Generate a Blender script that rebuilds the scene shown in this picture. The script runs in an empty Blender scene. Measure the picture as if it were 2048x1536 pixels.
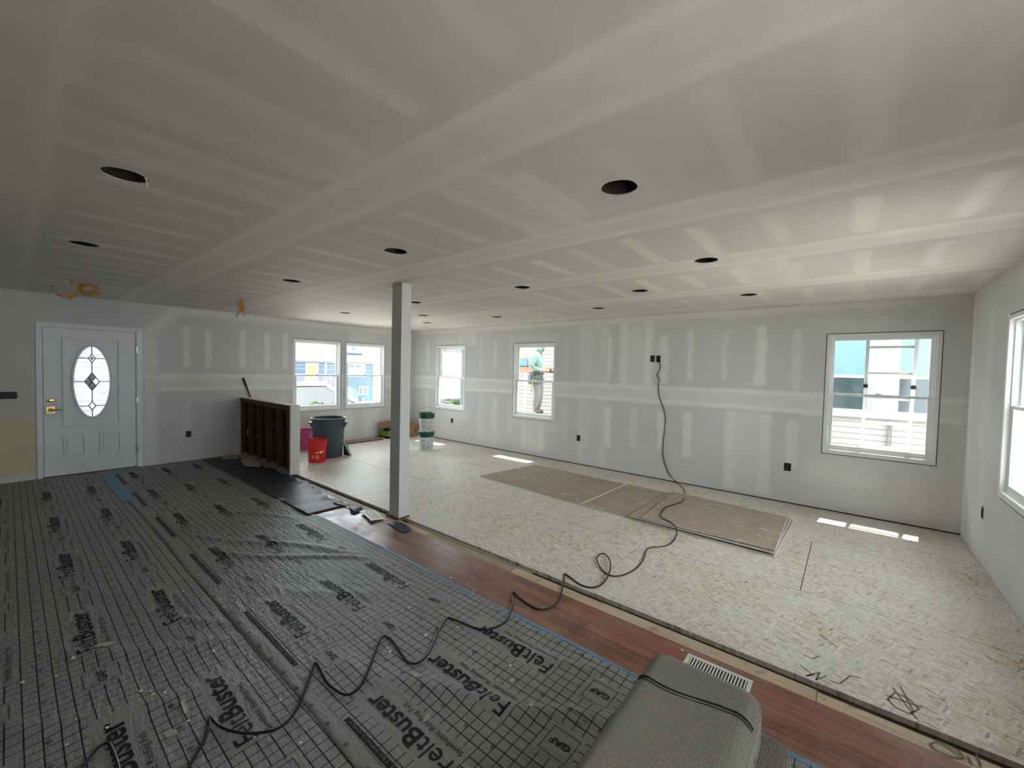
import bpy, bmesh, math, random
import numpy as np
from mathutils import Vector, Matrix
random.seed(7); rng = np.random.default_rng(7)
sc = bpy.context.scene
C = sc.collection
PI = math.pi

# ------------------------------------------------------------------ camera
F_PX = 826.33
YAW, PITCH, ROLL = math.radians(39.304), math.radians(1.897), math.radians(1.340)
CAM = Vector((0, 0, 1.6))
_f = Vector((-math.sin(YAW)*math.cos(PITCH), math.cos(YAW)*math.cos(PITCH), -math.sin(PITCH)))
_r0 = Vector((math.cos(YAW), math.sin(YAW), 0)); _u0 = _r0.cross(_f)
CR = _r0*math.cos(ROLL) + _u0*math.sin(ROLL)
CU = -_r0*math.sin(ROLL) + _u0*math.cos(ROLL)
cd = bpy.data.cameras.new('camera'); cam = bpy.data.objects.new('camera', cd); C.objects.link(cam)
cd.sensor_width = 36; cd.lens = F_PX*36/2048; cd.clip_start = .05; cd.clip_end = 300
cam.matrix_world = Matrix(((CR.x, CU.x, -_f.x, CAM.x), (CR.y, CU.y, -_f.y, CAM.y), (CR.z, CU.z, -_f.z, CAM.z), (0, 0, 0, 1)))
sc.camera = cam

def P(px, py, ax, v):
    """pixel of the photograph -> point on the plane world[ax] = v"""
    d = _f + CR*((px-1024)/F_PX) - CU*((py-768)/F_PX)
    t = (v - CAM[ax])/d[ax]
    return CAM + d*t

# ------------------------------------------------------------------ light
sc.view_settings.view_transform = 'Standard'
sc.view_settings.look = 'None'
sc.view_settings.gamma = 1
sc.view_settings.use_curve_mapping = False
sc.view_settings.exposure = 3.8
sc.cycles.max_bounces = 10; sc.cycles.diffuse_bounces = 5; sc.cycles.glossy_bounces = 3; sc.cycles.transparent_max_bounces = 12
sc.cycles.use_adaptive_sampling = True; sc.cycles.adaptive_threshold = .05
sc.cycles.sample_clamp_indirect = 6; sc.cycles.caustics_reflective = False; sc.cycles.caustics_refractive = False
w = bpy.data.worlds.new('sky'); sc.world = w; w.use_nodes = True
bg = w.node_tree.nodes['Background']; bg.inputs[0].default_value = (.86, .94, 1.0, 1); bg.inputs[1].default_value = 1.0
sd = bpy.data.lights.new('sun', 'SUN'); sd.energy = 3.2; sd.angle = math.radians(.6); sd.color = (1, .96, .9)
so = bpy.data.objects.new('sun', sd); C.objects.link(so)
SUN_DIR = Vector((-.06, -.475, -.9))
so.rotation_euler = SUN_DIR.to_track_quat('-Z', 'Y').to_euler()
so.location = (2, 14, 20)

# ------------------------------------------------------------------ room size
XA, XC, YB, YR, ZC = -8.335, .943, 6.25, -2.2, 2.485
GZ = -2.65

# ------------------------------------------------------------------ materials
MATS = {}
def newmat(name):
    m = bpy.data.materials.new(name); m.use_nodes = True
    return m, m.node_tree, m.node_tree.nodes['Principled BSDF']
def N(nt, typ, **kw):
    n = nt.nodes.new(typ)
    for k, v in kw.items(): setattr(n, k, v)
    return n
def math_(nt, op, a, b=None, clamp=False):
    n = N(nt, 'ShaderNodeMath', operation=op, use_clamp=clamp)
    for i, v in enumerate((a, b)):
        if v is None: continue
        if isinstance(v, (int, float)): n.inputs[i].default_value = v
        else: nt.links.new(v, n.inputs[i])
    return n.outputs[0]
def mixc(nt, fac, a, b, blend='MIX'):
    n = N(nt, 'ShaderNodeMix', data_type='RGBA', blend_type=blend)
    for s, v in ((n.inputs[0], fac), (n.inputs[6], a), (n.inputs[7], b)):
        if isinstance(v, (int, float)): s.default_value = v
        elif isinstance(v, (tuple, list)): s.default_value = (*v[:3], 1)
        else: nt.links.new(v, s)
    return n.outputs[2]
def ramp(nt, fac, stops):
    n = N(nt, 'ShaderNodeValToRGB'); e = n.color_ramp.elements
    while len(e) < len(stops): e.new(.5)
    for i, (p, c) in enumerate(stops):
        e[i].position = p; e[i].color = (*c, 1) if len(c) == 3 else c
    nt.links.new(fac, n.inputs[0]); return n.outputs[0]
def coords(nt, scale=(1, 1, 1), rot=(0, 0, 0), world=False):
    mp = N(nt, 'ShaderNodeMapping'); mp.inputs['Scale'].default_value = scale; mp.inputs['Rotation'].default_value = rot
    if world: src = N(nt, 'ShaderNodeNewGeometry').outputs['Position']
    else: src = N(nt, 'ShaderNodeTexCoord').outputs['Object']
    nt.links.new(src, mp.inputs[0]); return mp.outputs[0]
def coords_rs(nt, ang, scale):
    a = coords(nt, (1, 1, 1), (0, 0, ang), world=True)
    mp = N(nt, 'ShaderNodeMapping'); mp.inputs['Scale'].default_value = scale; nt.links.new(a, mp.inputs[0]); return mp.outputs[0]
def noise(nt, vec, scale, detail=3, rough=.5):
    n = N(nt, 'ShaderNodeTexNoise'); n.inputs['Scale'].default_value = scale
    n.inputs['Detail'].default_value = detail; n.inputs['Roughness'].default_value = rough
    nt.links.new(vec, n.inputs['Vector']); return n.outputs[0]
def bump(nt, b, h, strength=.3, dist=.01):
    n = N(nt, 'ShaderNodeBump'); n.inputs['Strength'].default_value = strength; n.inputs['Distance'].default_value = dist
    nt.links.new(h, n.inputs['Height']); nt.links.new(n.outputs[0], b.inputs['Normal'])
def M(name, col, rough=.6, var=.12, vscale=6, bmp=0, bscale=60, metal=0, spec=.4, world=False, stretch=(1, 1, 1)):
    """plain procedural material: base colour with noise variation and fine relief"""
    if name in MATS: return MATS[name]
    m, nt, b = newmat(name)
    v = coords(nt, stretch, world=world)
    n = noise(nt, v, vscale, 4)
    c0 = tuple(x*(1-var) for x in col); c1 = tuple(min(1, x*(1+var)) for x in col)
    nt.links.new(ramp(nt, n, [(.3, c0), (.7, c1)]), b.inputs['Base Color'])
    b.inputs['Roughness'].default_value = rough; b.inputs['Metallic'].default_value = metal
    b.inputs['Specular IOR Level'].default_value = spec
    if bmp: bump(nt, b, noise(nt, v, bscale, 3), bmp, .004)
    MATS[name] = m; return m

def mat_drywall(name, paper, mud, extra=(.62, .52, .33)):
    """paper-faced board; the 'mud' attribute says where joint compound was spread, 'tint' where old paint shows"""
    m, nt, b = newmat(name)
    a = N(nt, 'ShaderNodeAttribute', attribute_name='mud'); t = N(nt, 'ShaderNodeAttribute', attribute_name='tint')
    v = coords(nt, world=True)
    n1 = noise(nt, v, 1.1, 1); n2 = noise(nt, v, 9, 2)
    pc = mixc(nt, n1, tuple(x*.93 for x in paper), tuple(x*1.05 for x in paper))
    mc = mixc(nt, n2, tuple(x*.95 for x in mud), tuple(x*1.03 for x in mud))
    f = math_(nt, 'MULTIPLY', a.outputs['Fac'], math_(nt, 'ADD', math_(nt, 'MULTIPLY', n2, .5), .75), clamp=True)
    c = mixc(nt, f, pc, mc)
    c = mixc(nt, t.outputs['Fac'], c, extra)
    nt.links.new(c, b.inputs['Base Color']); b.inputs['Roughness'].default_value = .75; b.inputs['Specular IOR Level'].default_value = .25
    h = math_(nt, 'ADD', math_(nt, 'MULTIPLY', a.outputs['Fac'], .5), math_(nt, 'MULTIPLY', noise(nt, v, 140, 0), .25))
    bump(nt, b, h, .25, .004)
    return m
MAT_WALL = mat_drywall('drywall_paper_wall', (.665, .66, .655), (.85, .845, .80), (.72, .62, .41))
MAT_CEIL = mat_drywall('drywall_paper_ceiling', (.67, .62, .575), (.81, .775, .72))

def mat_osb():
    m, nt, b = newmat('osb_strand_board')
    tot = None
    for i, (ang, sx, sy) in enumerate(((.12, 13, 75), (-.5, 15, 85), (.75, 14, 80), (-1.25, 16, 90), (.3, 22, 110))):
        v = coords_rs(nt, ang, (sx, sy, 1))
        dv = N(nt, 'ShaderNodeTexVoronoi'); dv.inputs['Scale'].default_value = 1; dv.inputs['Randomness'].default_value = 1
        nt.links.new(v, dv.inputs['Vector'])
        s = N(nt, 'ShaderNodeSeparateColor'); nt.links.new(dv.outputs['Color'], s.inputs[0])
        val = s.outputs[0]
        if tot is None: tot = val
        else:
            k = math_(nt, 'GREATER_THAN', s.outputs[1], .55)
            mx = N(nt, 'ShaderNodeMix', data_type='FLOAT'); nt.links.new(k, mx.inputs[0]); nt.links.new(tot, mx.inputs[2]); nt.links.new(val, mx.inputs[3]); tot = mx.outputs[0]
    c = ramp(nt, tot, [(0, (.27, .205, .14)), (.12, (.50, .425, .335)), (.5, (.62, .55, .46)), (.9, (.70, .635, .545)), (1, (.78, .725, .64))])
    v = coords(nt, world=True)
    dust = ramp(nt, noise(nt, v, 1.3, 5, .6), [(.40, (0, 0, 0)), (.68, (1, 1, 1))])
    c = mixc(nt, math_(nt, 'MULTIPLY', dust, .5), c, (.72, .705, .685))
    stain = ramp(nt, noise(nt, v, .9, 4, .7), [(.60, (0, 0, 0)), (.74, (1, 1, 1))])
    c = mixc(nt, math_(nt, 'MULTIPLY', stain, .3), c, (.46, .41, .36))
    spk = ramp(nt, noise(nt, v, 90, 2), [(.72, (0, 0, 0)), (.76, (1, 1, 1))])
    c = mixc(nt, math_(nt, 'MULTIPLY', spk, .5), c, (.14, .10, .07))
    nt.links.new(c, b.inputs['Base Color']); b.inputs['Roughness'].default_value = .5
    bump(nt, b, tot, .25, .003)
    return m
MAT_OSB = mat_osb()

def mat_hardwood(name, c0, c1, c2, rough=.28, dust=.25):
    m, nt, b = newmat(name)
    oi = N(nt, 'ShaderNodeObjectInfo')
    v = coords(nt, (1.2, 22, 6), world=True)
    off = N(nt, 'ShaderNodeVectorMath', operation='ADD'); nt.links.new(v, off.inputs[0])
    cmb = N(nt, 'ShaderNodeCombineXYZ'); nt.links.new(math_(nt, 'MULTIPLY', oi.outputs['Random'], 60), cmb.inputs[0]); nt.links.new(cmb.outputs[0], off.inputs[1])
    g = noise(nt, off.outputs[0], 1.6, 7, .65)
    c = ramp(nt, g, [(.28, c0), (.5, c1), (.75, c2)])
    k = math_(nt, 'ADD', math_(nt, 'MULTIPLY', oi.outputs['Random'], .55), .72)
    cc = N(nt, 'ShaderNodeCombineColor')
    for i in range(3): nt.links.new(k, cc.inputs[i])
    c = mixc(nt, 1.0, c, cc.outputs[0], 'MULTIPLY')
    wv = coords(nt, world=True)
    d = ramp(nt, noise(nt, wv, 2.3, 6, .7), [(.45, (0, 0, 0)), (.75, (1, 1, 1))])
    c = mixc(nt, math_(nt, 'MULTIPLY', d, dust), c, (.55, .50, .46))
    if name.startswith('bare'):
        st = ramp(nt, noise(nt, wv, 6, 5, .75), [(.56, (0, 0, 0)), (.70, (1, 1, 1))]); c = mixc(nt, math_(nt, 'MULTIPLY', st, .6), c, (.10, .065, .04))
    nt.links.new(c, b.inputs['Base Color'])
    r = math_(nt, 'ADD', math_(nt, 'MULTIPLY', d, .35), rough)
    nt.links.new(r, b.inputs['Roughness'])
    bump(nt, b, g, .08, .003)
    return m
MAT_HARD = mat_hardwood('red_oak_floor', (.12, .042, .024), (.215, .080, .046), (.29, .118, .072), .3, .3)
MAT_RAW = mat_hardwood('bare_subfloor_board', (.30, .21, .12), (.44, .34, .22), (.52, .42, .30), .6, .35)
MAT_STUD = mat_hardwood('old_dark_framing_lumber', (.045, .018, .010), (.075, .032, .018), (.12, .055, .032), .6, .05)

def mat_felt(name, xs, ys, ylim, y0grid, x0grid):
    """grey synthetic underlayment with its printed grid; print is left out round the lettering"""
    m, nt, b = newmat(name)
    geo = N(nt, 'ShaderNodeNewGeometry'); sp = N(nt, 'ShaderNodeSeparateXYZ'); nt.links.new(geo.outputs['Position'], sp.inputs[0])
    X, Y = sp.outputs[0], sp.outputs[1]
    G = .0519
    def line(c, off, half):
        f = math_(nt, 'FRACT', math_(nt, 'DIVIDE', math_(nt, 'SUBTRACT', c, off-200*G), G))
        return math_(nt, 'LESS_THAN', math_(nt, 'ABSOLUTE', math_(nt, 'SUBTRACT', f, .5)), half/G)
    lx = line(X, x0grid+G/2, .0020); ly = line(Y, y0grid+G/2, .0025)
    grid = math_(nt, 'MAXIMUM', lx, ly)
    u = math_(nt, 'MULTIPLY', math_(nt, 'FRACT', math_(nt, 'DIVIDE', math_(nt, 'SUBTRACT', X, xs-1.247*20), 1.247)), 1.247)
    v = math_(nt, 'MULTIPLY', math_(nt, 'FRACT', math_(nt, 'DIVIDE', math_(nt, 'SUBTRACT', Y, ys-.364*20), .364)), .364)
    vin = math_(nt, 'LESS_THAN', v, .175)
    lg = math_(nt, 'LESS_THAN', u, .625)
    gf = math_(nt, 'MULTIPLY', math_(nt, 'GREATER_THAN', u, .79), math_(nt, 'LESS_THAN', u, .965))
    blank = math_(nt, 'MULTIPLY', vin, math_(nt, 'MAXIMUM', lg, gf))
    grid = math_(nt, 'MULTIPLY', grid, math_(nt, 'SUBTRACT', 1.0, blank))
    grid = math_(nt, 'MULTIPLY', grid, math_(nt, 'GREATER_THAN', Y, ylim))
    wv = coords(nt, world=True)
    n1 = noise(nt, coords(nt, (3, 14, 1), world=True), 4, 5, .7); n2 = noise(nt, wv, 350, 2)
    c = mixc(nt, n1, (.18, .178, .172), (.32, .317, .305))
    c = mixc(nt, math_(nt, 'MULTIPLY', n2, .35), c, (.40, .40, .385))
    dust = ramp(nt, noise(nt, wv, 3.1, 6, .75), [(.56, (0, 0, 0)), (.78, (1, 1, 1))])
    c = mixc(nt, math_(nt, 'MULTIPLY', dust, .25), c, (.42, .40, .37))
    c = mixc(nt, math_(nt, 'MULTIPLY', grid, .97), c, (.006, .006, .006))
    nt.links.new(c, b.inputs['Base Color']); b.inputs['Roughness'].default_value = .5; b.inputs['Specular IOR Level'].default_value = .22
    h = math_(nt, 'ADD', noise(nt, coords(nt, (1.5, 5, 1), (0, 0, .5), world=True), 7, 4, .6), math_(nt, 'MULTIPLY', noise(nt, wv, 40, 3), .25))
    bump(nt, b, h, .55, .02)
    return m

def mat_glass(name='window_glass', tint=(.97, .99, .985)):
    m, nt, b = newmat(name); nt.nodes.remove(b)
    out = nt.nodes['Material Output']
    tr = N(nt, 'ShaderNodeBsdfTransparent'); tr.inputs[0].default_value = (*tint, 1)
    gl = N(nt, 'ShaderNodeBsdfGlossy'); gl.inputs['Roughness'].default_value = .02
    fr = N(nt, 'ShaderNodeFresnel'); fr.inputs['IOR'].default_value = 1.45
    f = math_(nt, 'MULTIPLY', fr.outputs[0], .6)
    mx = N(nt, 'ShaderNodeMixShader'); nt.links.new(f, mx.inputs[0]); nt.links.new(tr.outputs[0], mx.inputs[1]); nt.links.new(gl.outputs[0], mx.inputs[2])
    nt.links.new(mx.outputs[0], out.inputs[0]); return m
MAT_GLASS = mat_glass()
def mat_obscure():
    m, nt, b = newmat('obscure_door_glass'); nt.nodes.remove(b); out = nt.nodes['Material Output']
    v = coords(nt, (1, 9, 30)); n = noise(nt, v, 3.2, 4, .6)
    c = ramp(nt, n, [(.36, (.058, .061, .072)), (.46, (.092, .094, .102)), (1, (.104, .106, .114))])
    tl = N(nt, 'ShaderNodeBsdfTranslucent'); nt.links.new(c, tl.inputs[0])
    tr = N(nt, 'ShaderNodeBsdfTransparent'); tr.inputs[0].default_value = (.9, .92, .95, 1)
    mx = N(nt, 'ShaderNodeMixShader'); mx.inputs[0].default_value = .006
    nt.links.new(tl.outputs[0], mx.inputs[1]); nt.links.new(tr.outputs[0], mx.inputs[2]); nt.links.new(mx.outputs[0], out.inputs[0])
    return m
MAT_OBSC = mat_obscure()

WHITE = M('white_vinyl', (.84, .85, .84), .35, .02, 8)
WPAINT = M('white_door_paint', (.86, .86, .865), .4, .03, 5)
BLACK = M('black_plastic', (.012, .012, .013), .45, .2, 20)
DARK = M('dark_recess', (.02, .017, .014), .8, .3, 12)
BRASS = M('polished_brass', (.78, .55, .22), .18, .05, 8, metal=1)
STEEL = M('dull_steel', (.33, .32, .30), .35, .1, 12, metal=1)
INK = M('black_print_ink', (.007, .007, .007), .7, .2, 30)
ROMEX = M('yellow_cable_sheath', (.52, .30, .05), .45, .15, 20)

# ------------------------------------------------------------------ mesh helpers
class MB:
    def __init__(self): self.v = []; self.f = []
    def add(self, vs, fs):
        o = len(self.v); self.v += [tuple(p) for p in vs]; self.f += [tuple(i+o for i in f) for f in fs]; return self
    def box(self, x0, x1, y0, y1, z0, z1):
        return self.add([(x0, y0, z0), (x1, y0, z0), (x1, y1, z0), (x0, y1, z0), (x0, y0, z1), (x1, y0, z1), (x1, y1, z1), (x0, y1, z1)],
                        [(0, 3, 2, 1), (4, 5, 6, 7), (0, 1, 5, 4), (1, 2, 6, 5), (2, 3, 7, 6), (3, 0, 4, 7)])
    def prism(self, poly, z0, z1):
        n = len(poly)
        return self.add([(x, y, z0) for x, y in poly]+[(x, y, z1) for x, y in poly],
                        [tuple(range(n-1, -1, -1)), tuple(range(n, 2*n))]+[(i, (i+1) % n, n+(i+1) % n, n+i) for i in range(n)])
    def lathe(self, prof, seg=32, c=(0, 0, 0), cap0=True, cap1=True):
        n = len(prof); vs = []
        for i in range(seg):
            a = 2*PI*i/seg
            vs += [(c[0]+r*math.cos(a), c[1]+r*math.sin(a), c[2]+z) for r, z in prof]
        fs = []
        for i in range(seg):
            j = (i+1) % seg
            for k in range(n-1): fs.append((i*n+k, j*n+k, j*n+k+1, i*n+k+1))
        if cap0: fs.append(tuple(i*n for i in range(seg-1, -1, -1)))
        if cap1: fs.append(tuple(i*n+n-1 for i in range(seg)))
        return self.add(vs, fs)
    def tube(self, pts, r, seg=8, closed=False):
        pts = [Vector(p) for p in pts]; n = len(pts); vs = []; fs = []
        up = Vector((0, 0, 1)); prev = None
        for i, p in enumerate(pts):
            if closed: d = pts[(i+1) % n]-pts[i-1]
            else: d = pts[min(i+1, n-1)]-pts[max(i-1, 0)]
            d.normalize()
            if prev is None:
                a = d.cross(up if abs(d.z) < .9 else Vector((1, 0, 0))).normalized()
            else:
                a = (prev-d*prev.dot(d))
                a = a.normalized() if a.length > 1e-6 else d.cross(up).normalized()
            prev = a; b = d.cross(a)
            rr = r[i] if isinstance(r, (list, tuple)) else r
            for k in range(seg):
                t = 2*PI*k/seg; vs.append(p+(a*math.cos(t)+b*math.sin(t))*rr)
        m = n if closed else n-1
        for i in range(m):
            j = (i+1) % n
            for k in range(seg):
                l = (k+1) % seg; fs.append((i*seg+k, i*seg+l, j*seg+l, j*seg+k))
        if not closed: fs += [tuple(range(seg-1, -1, -1)), tuple((n-1)*seg+k for k in range(seg))]
        return self.add(vs, fs)
    def xform(self, mat): self.v = [tuple(mat @ Vector(p)) for p in self.v]; return self
    def mesh(self, name, mat, smooth=False):
        me = bpy.data.meshes.new(name); me.from_pydata(self.v, [], self.f); me.validate()
        bm = bmesh.new(); bm.from_mesh(me); bmesh.ops.recalc_face_normals(bm, faces=bm.faces); bm.to_mesh(me); bm.free()
        if mat: me.materials.append(mat)
        if smooth:
            me.polygons.foreach_set('use_smooth', [True]*len(me.polygons))
            me.set_sharp_from_angle(angle=math.radians(35))
        me.update(); return me
    def build(self, name, mat, parent=None, smooth=False, bevel=0, loc=None, seg=2):
        o = bpy.data.objects.new(name, self.mesh(name, mat, smooth)); C.objects.link(o)
        if parent: o.parent = parent
        if loc: o.location = loc
        if bevel:
            b = o.modifiers.new('bevel', 'BEVEL'); b.width = bevel; b.segments = seg; b.limit_method = 'ANGLE'
        return o
def tag(o, label=None, cat=None, group=None, kind=None):
    if label: o['label'] = label
    if cat: o['category'] = cat
    if group: o['group'] = group
    if kind: o['kind'] = kind
    return o
def empty(name, loc=(0, 0, 0), rz=0, mat=None):
    e = bpy.data.objects.new(name, None); C.objects.link(e); e.empty_display_size = .1
    if mat is not None: e.matrix_world = mat
    else: e.location = loc; e.rotation_euler = (0, 0, rz)
    return e
def dup(root, parent=None):
    c = root.copy(); C.objects.link(c); c.parent = parent
    for ch in list(root.children): dup(ch, c)
    return c
def basis(origin, u, w):
    u = Vector(u); w = Vector(w); v = Vector((0, 0, 1)); o = Vector(origin)
    # local x = along wall, local y = into the room, local z = up  (y = w)
    return Matrix(((u.x, w.x, v.x, o.x), (u.y, w.y, v.y, o.y), (u.z, w.z, v.z, o.z), (0, 0, 0, 1)))
# local frames: x along the wall, y into the room, z up.  (x cross y = -z for these, so x is chosen to keep it right-handed)
def on_B(x, z=0): return basis((x, YB, z), (-1, 0, 0), (0, -1, 0))
def on_A(y, z=0): return basis((XA, y, z), (0, -1, 0), (1, 0, 0))
def on_C(y, z=0): return basis((XC, y, z), (0, 1, 0), (-1, 0, 0))
def on_R(x, z=0): return basis((x, YR, z), (1, 0, 0), (0, 1, 0))

# ------------------------------------------------------------------ room shell
def sstep(a, b, x): t = np.clip((x-a)/(b-a), 0, 1); return t*t*(3-2*t)
def wob(u, v, s, k): return .5*np.sin(u*7.1*s+v*3.3*s+k*1.7)+.3*np.sin(u*15.7*s-v*11.3*s+k*2.9)+.2*np.sin(v*29*s+u*23*s+k*.7)
def patch(U, V, u0, u1, v0, v1, soft=.03, k=0, wav=.012, rnd=.0):
    """soft-edged rectangle mask with a hand-trowelled outline"""
    a = U+wav*wob(U, V, 1, k); b = V+wav*wob(V, U, 1, k+5)
    cu, cv, hu, hv = (u0+u1)/2, (v0+v1)/2, (u1-u0)/2, (v1-v0)/2
    r = min(hu, hv)*rnd
    du = np.abs(a-cu)-hu+r; dv = np.abs(b-cv)-hv+r
    d = np.hypot(np.maximum(du, 0), np.maximum(dv, 0))+np.minimum(np.maximum(du, dv), 0)-r
    return 1-sstep(-soft, soft, d)
def axis_vals(a, b, step, extra):
    base = np.linspace(a, b, max(2, int(round((b-a)/step))+1))
    ex = [e for e in extra if a < e < b]
    for e in ex: base = base[np.abs(base-e) > step*.35]
    base = base if base[0] == a else np.insert(base, 0, a)
    base = base if base[-1] == b else np.append(base, b)
    return np.sort(np.unique(np.concatenate([base, ex])))
def grid_surface(name, u0, u1, v0, v1, step, holes, to3d, mudf, tintf, mat, rounds=()):
    """a board surface as a fine grid with rectangular openings and round cut-outs; carries 'mud' and 'tint'"""
    R = .085
    hs = list(holes)+[(x-.11, x+.11, y-.11, y+.11) for x, y in rounds]
    us = axis_vals(u0, u1, step, [h[0] for h in hs]+[h[1] for h in hs]); vs = axis_vals(v0, v1, step, [h[2] for h in hs]+[h[3] for h in hs])
    nu, nv = len(us), len(vs)
    Ug, Vg = np.meshgrid(us, vs, indexing='ij')
    U = list(Ug.ravel()); V = list(Vg.ravel())
    keep = np.ones((nu-1, nv-1), bool); mu = (us[:-1]+us[1:])/2; mv = (vs[:-1]+vs[1:])/2
    for a, b, c, d in hs: keep[np.ix_((mu > a) & (mu < b), (mv > c) & (mv < d))] = False
    I, J = np.nonzero(keep)
    faces = np.stack([I*nv+J, (I+1)*nv+J, (I+1)*nv+J+1, I*nv+J+1], 1).tolist()
    for x, y in rounds:
        iu = [i for i in range(nu) if x-.1101 <= us[i] <= x+.1101]; iv = [j for j in range(nv) if y-.1101 <= vs[j] <= y+.1101]
        ring = [i*nv+iv[0] for i in iu[:-1]]+[iu[-1]*nv+j for j in iv[:-1]]+[i*nv+iv[-1] for i in iu[:0:-1]]+[iu[0]*nv+j for j in iv[:0:-1]]
        inner = []
        for k in ring:
            a = math.atan2(V[k]-y, U[k]-x); rr = R*(1+.02*math.sin(5*a+x*9))
            inner.append(len(U)); U.append(x+rr*math.cos(a)); V.append(y+rr*math.sin(a))
        n = len(ring)
        for q in range(n): faces.append([ring[q], ring[(q+1) % n], inner[(q+1) % n], inner[q]])
    U = np.array(U); V = np.array(V)
    co = to3d(U, V)
    me = bpy.data.meshes.new(name); me.from_pydata(co.tolist(), [], faces); me.update()
    me.attributes.new('mud', 'FLOAT', 'POINT').data.foreach_set('value', np.clip(mudf(U, V), 0, 1).astype(np.float32))
    me.attributes.new('tint', 'FLOAT', 'POINT').data.foreach_set('value', np.clip(tintf(U, V), 0, 1).astype(np.float32) if tintf else np.zeros(len(U), np.float32))
    me.materials.append(mat)
    o = bpy.data.objects.new(name, me); C.objects.link(o); return o

WIN = .97; WZ0, WZ1 = .69, 2.12
G8 = .008
B_WINS = [-6.918, -4.605, .25]        # centres along x
A_WINS = [3.982, 5.045]               # centres along y
C_WINS = [4.50, 3.2, .9]  # after the first entry: unseen windows added to brighten the room with daylight
R_WINS = []
def hole(c): return (c-WIN/2-G8, c+WIN/2+G8, WZ0-G8, WZ1+G8)

def mx(*a):
    r = a[0]
    for b in a[1:]: r = np.maximum(r, b)
    return r
def band_h(U, V, u0, u1, v, half, k, lip=.05):
    """taped joint: feathered lips lighter than the middle"""
    core = patch(U, V, u0, u1, v-half, v+half, .02, k)
    lips = mx(patch(U, V, u0, u1, v+half-lip, v+half+.01, .018, k+1), patch(U, V, u0, u1, v-half-.01, v-half+lip, .018, k+2))
    return mx(core*.55, lips)
def mud_B(U, V):
    m = np.zeros_like(U)
    m = mx(m, band_h(U, V, XA, XC, 1.28, .125, 1))
    m = mx(m, patch(U, V, XA, XC, 2.40, 2.52, .03, 3)*.75)
    for k, x in enumerate(np.arange(-8.1, .9, .4215)):
        if min(abs(x-c) for c in B_WINS) > .52:
            amp = (.85 if x > -3.2 else .5)*(.8+.3*math.sin(k*2.3)); hw_ = .045+.016*math.sin(k*1.9); x = x+.02*math.sin(k*4.1)
            m = mx(m, patch(U, V, x-hw_, x+hw_, 1.49+.05*math.sin(k*1.3), 2.24+.05*math.sin(k*3), .02, k*3, .022, .9)*amp, patch(U, V, x-hw_-.03, x+hw_+.02, 1.55, 2.1, .03, k*5, .03, .9)*amp*.35)
            if not -1.4 < x < -.7: m = mx(m, patch(U, V, x-.062, x+.062, .39+.05*math.sin(k*5), 1.05, .018, k*7+9, .022, .8)*(amp*1.05))
    for c, v0, v1, a in ((-2.62, 1.4, 2.42, .8), (-1.04, .05, 1.12, .75), (-3.35, .05, 2.4, .45), (-5.75, .1, 1.1, .35), (-6.4, 2.1, 2.45, .5), (-4.6, .1, .68, .6), (.84, .1, 2.4, .35)):
        m = mx(m, patch(U, V, c-.27, c-.13, v0, v1, .04, 4)*a, patch(U, V, c+.13, c+.27, v0, v1, .04, 6)*a, patch(U, V, c-.27, c+.27, v0, v1, .05, 8)*a*.55)
    for c in B_WINS:
        m = mx(m, patch(U, V, c-.6, c+.6, .5, .66, .06, 2)*.3, patch(U, V, c-.5, c+.5, 2.14, 2.27, .05, 7)*.35)
    m = mx(m, patch(U, V, -.45, .35, .3, .62, .08, 11, .06, .9)*.4, patch(U, V, .45, .7, .25, .55, .06, 13, .05, .9)*.4)
    m = mx(m, patch(U, V, XA, XA+.12, 0, 2.5, .03, 5)*.6, patch(U, V, XC-.10, XC+.05, 0, 2.5, .03, 5)*.4)
    return m
def mud_A(U, V):
    m = band_h(U, V, 1.34, YB, 1.28, .125, 1)*.9
    m = mx(m, patch(U, V, 1.6, YB, 2.36, 2.5, .03, 3)*.7, patch(U, V, 1.3, 1.47, 0, 2.05, .03, 4)*.65)
    d = (U-1.3)-(V-1.98); m = mx(m, (1-sstep(.05, .16, np.abs(d)))*patch(U, V, 1.3, 1.75, 1.9, 2.45, .04, 2)*.65)
    for k, y in enumerate((1.84, 2.13, 2.64, 3.04, 3.35, 5.75)):
        m = mx(m, patch(U, V, y-.045, y+.045, 1.52, 2.19, .022, k, .012, .9)*.8, patch(U, V, y-.05, y+.05, .4, 1.03, .022, k+4, .012, .9)*.35)
    m = mx(m, patch(U, V, 4.4, 4.75, .05, .66, .05, 3)*.5, patch(U, V, 5.0, 5.4, .05, .66, .06, 6)*.45, patch(U, V, 4.65, 5.3, 2.14, 2.42, .06, 8)*.5)
    m = mx(m, patch(U, V, YB-.12, YB+.1, 0, 2.5, .03, 5)*.6)
    return m
def tint_A(U, V):
    t = patch(U, V, -3, .26, -1, .80, .012, 3, .02)
    return mx(t, patch(U, V, -3, .30, .5, 2.6, .05, 3, .03)*.25)
def mud_C(U, V):
    m = patch(U, V, 4.95, 5.7, .9, 1.4, .12, 3, .08, .9)*.35
    return mx(m, patch(U, V, YB-.14, YB+.1, 0, 2.5, .03, 5)*.6, band_h(U, V, -3, 5.2, 1.28, .12, 2)*.4, patch(U, V, 5.4, 5.6, .3, 2.3, .07, 9)*.3)
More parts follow.
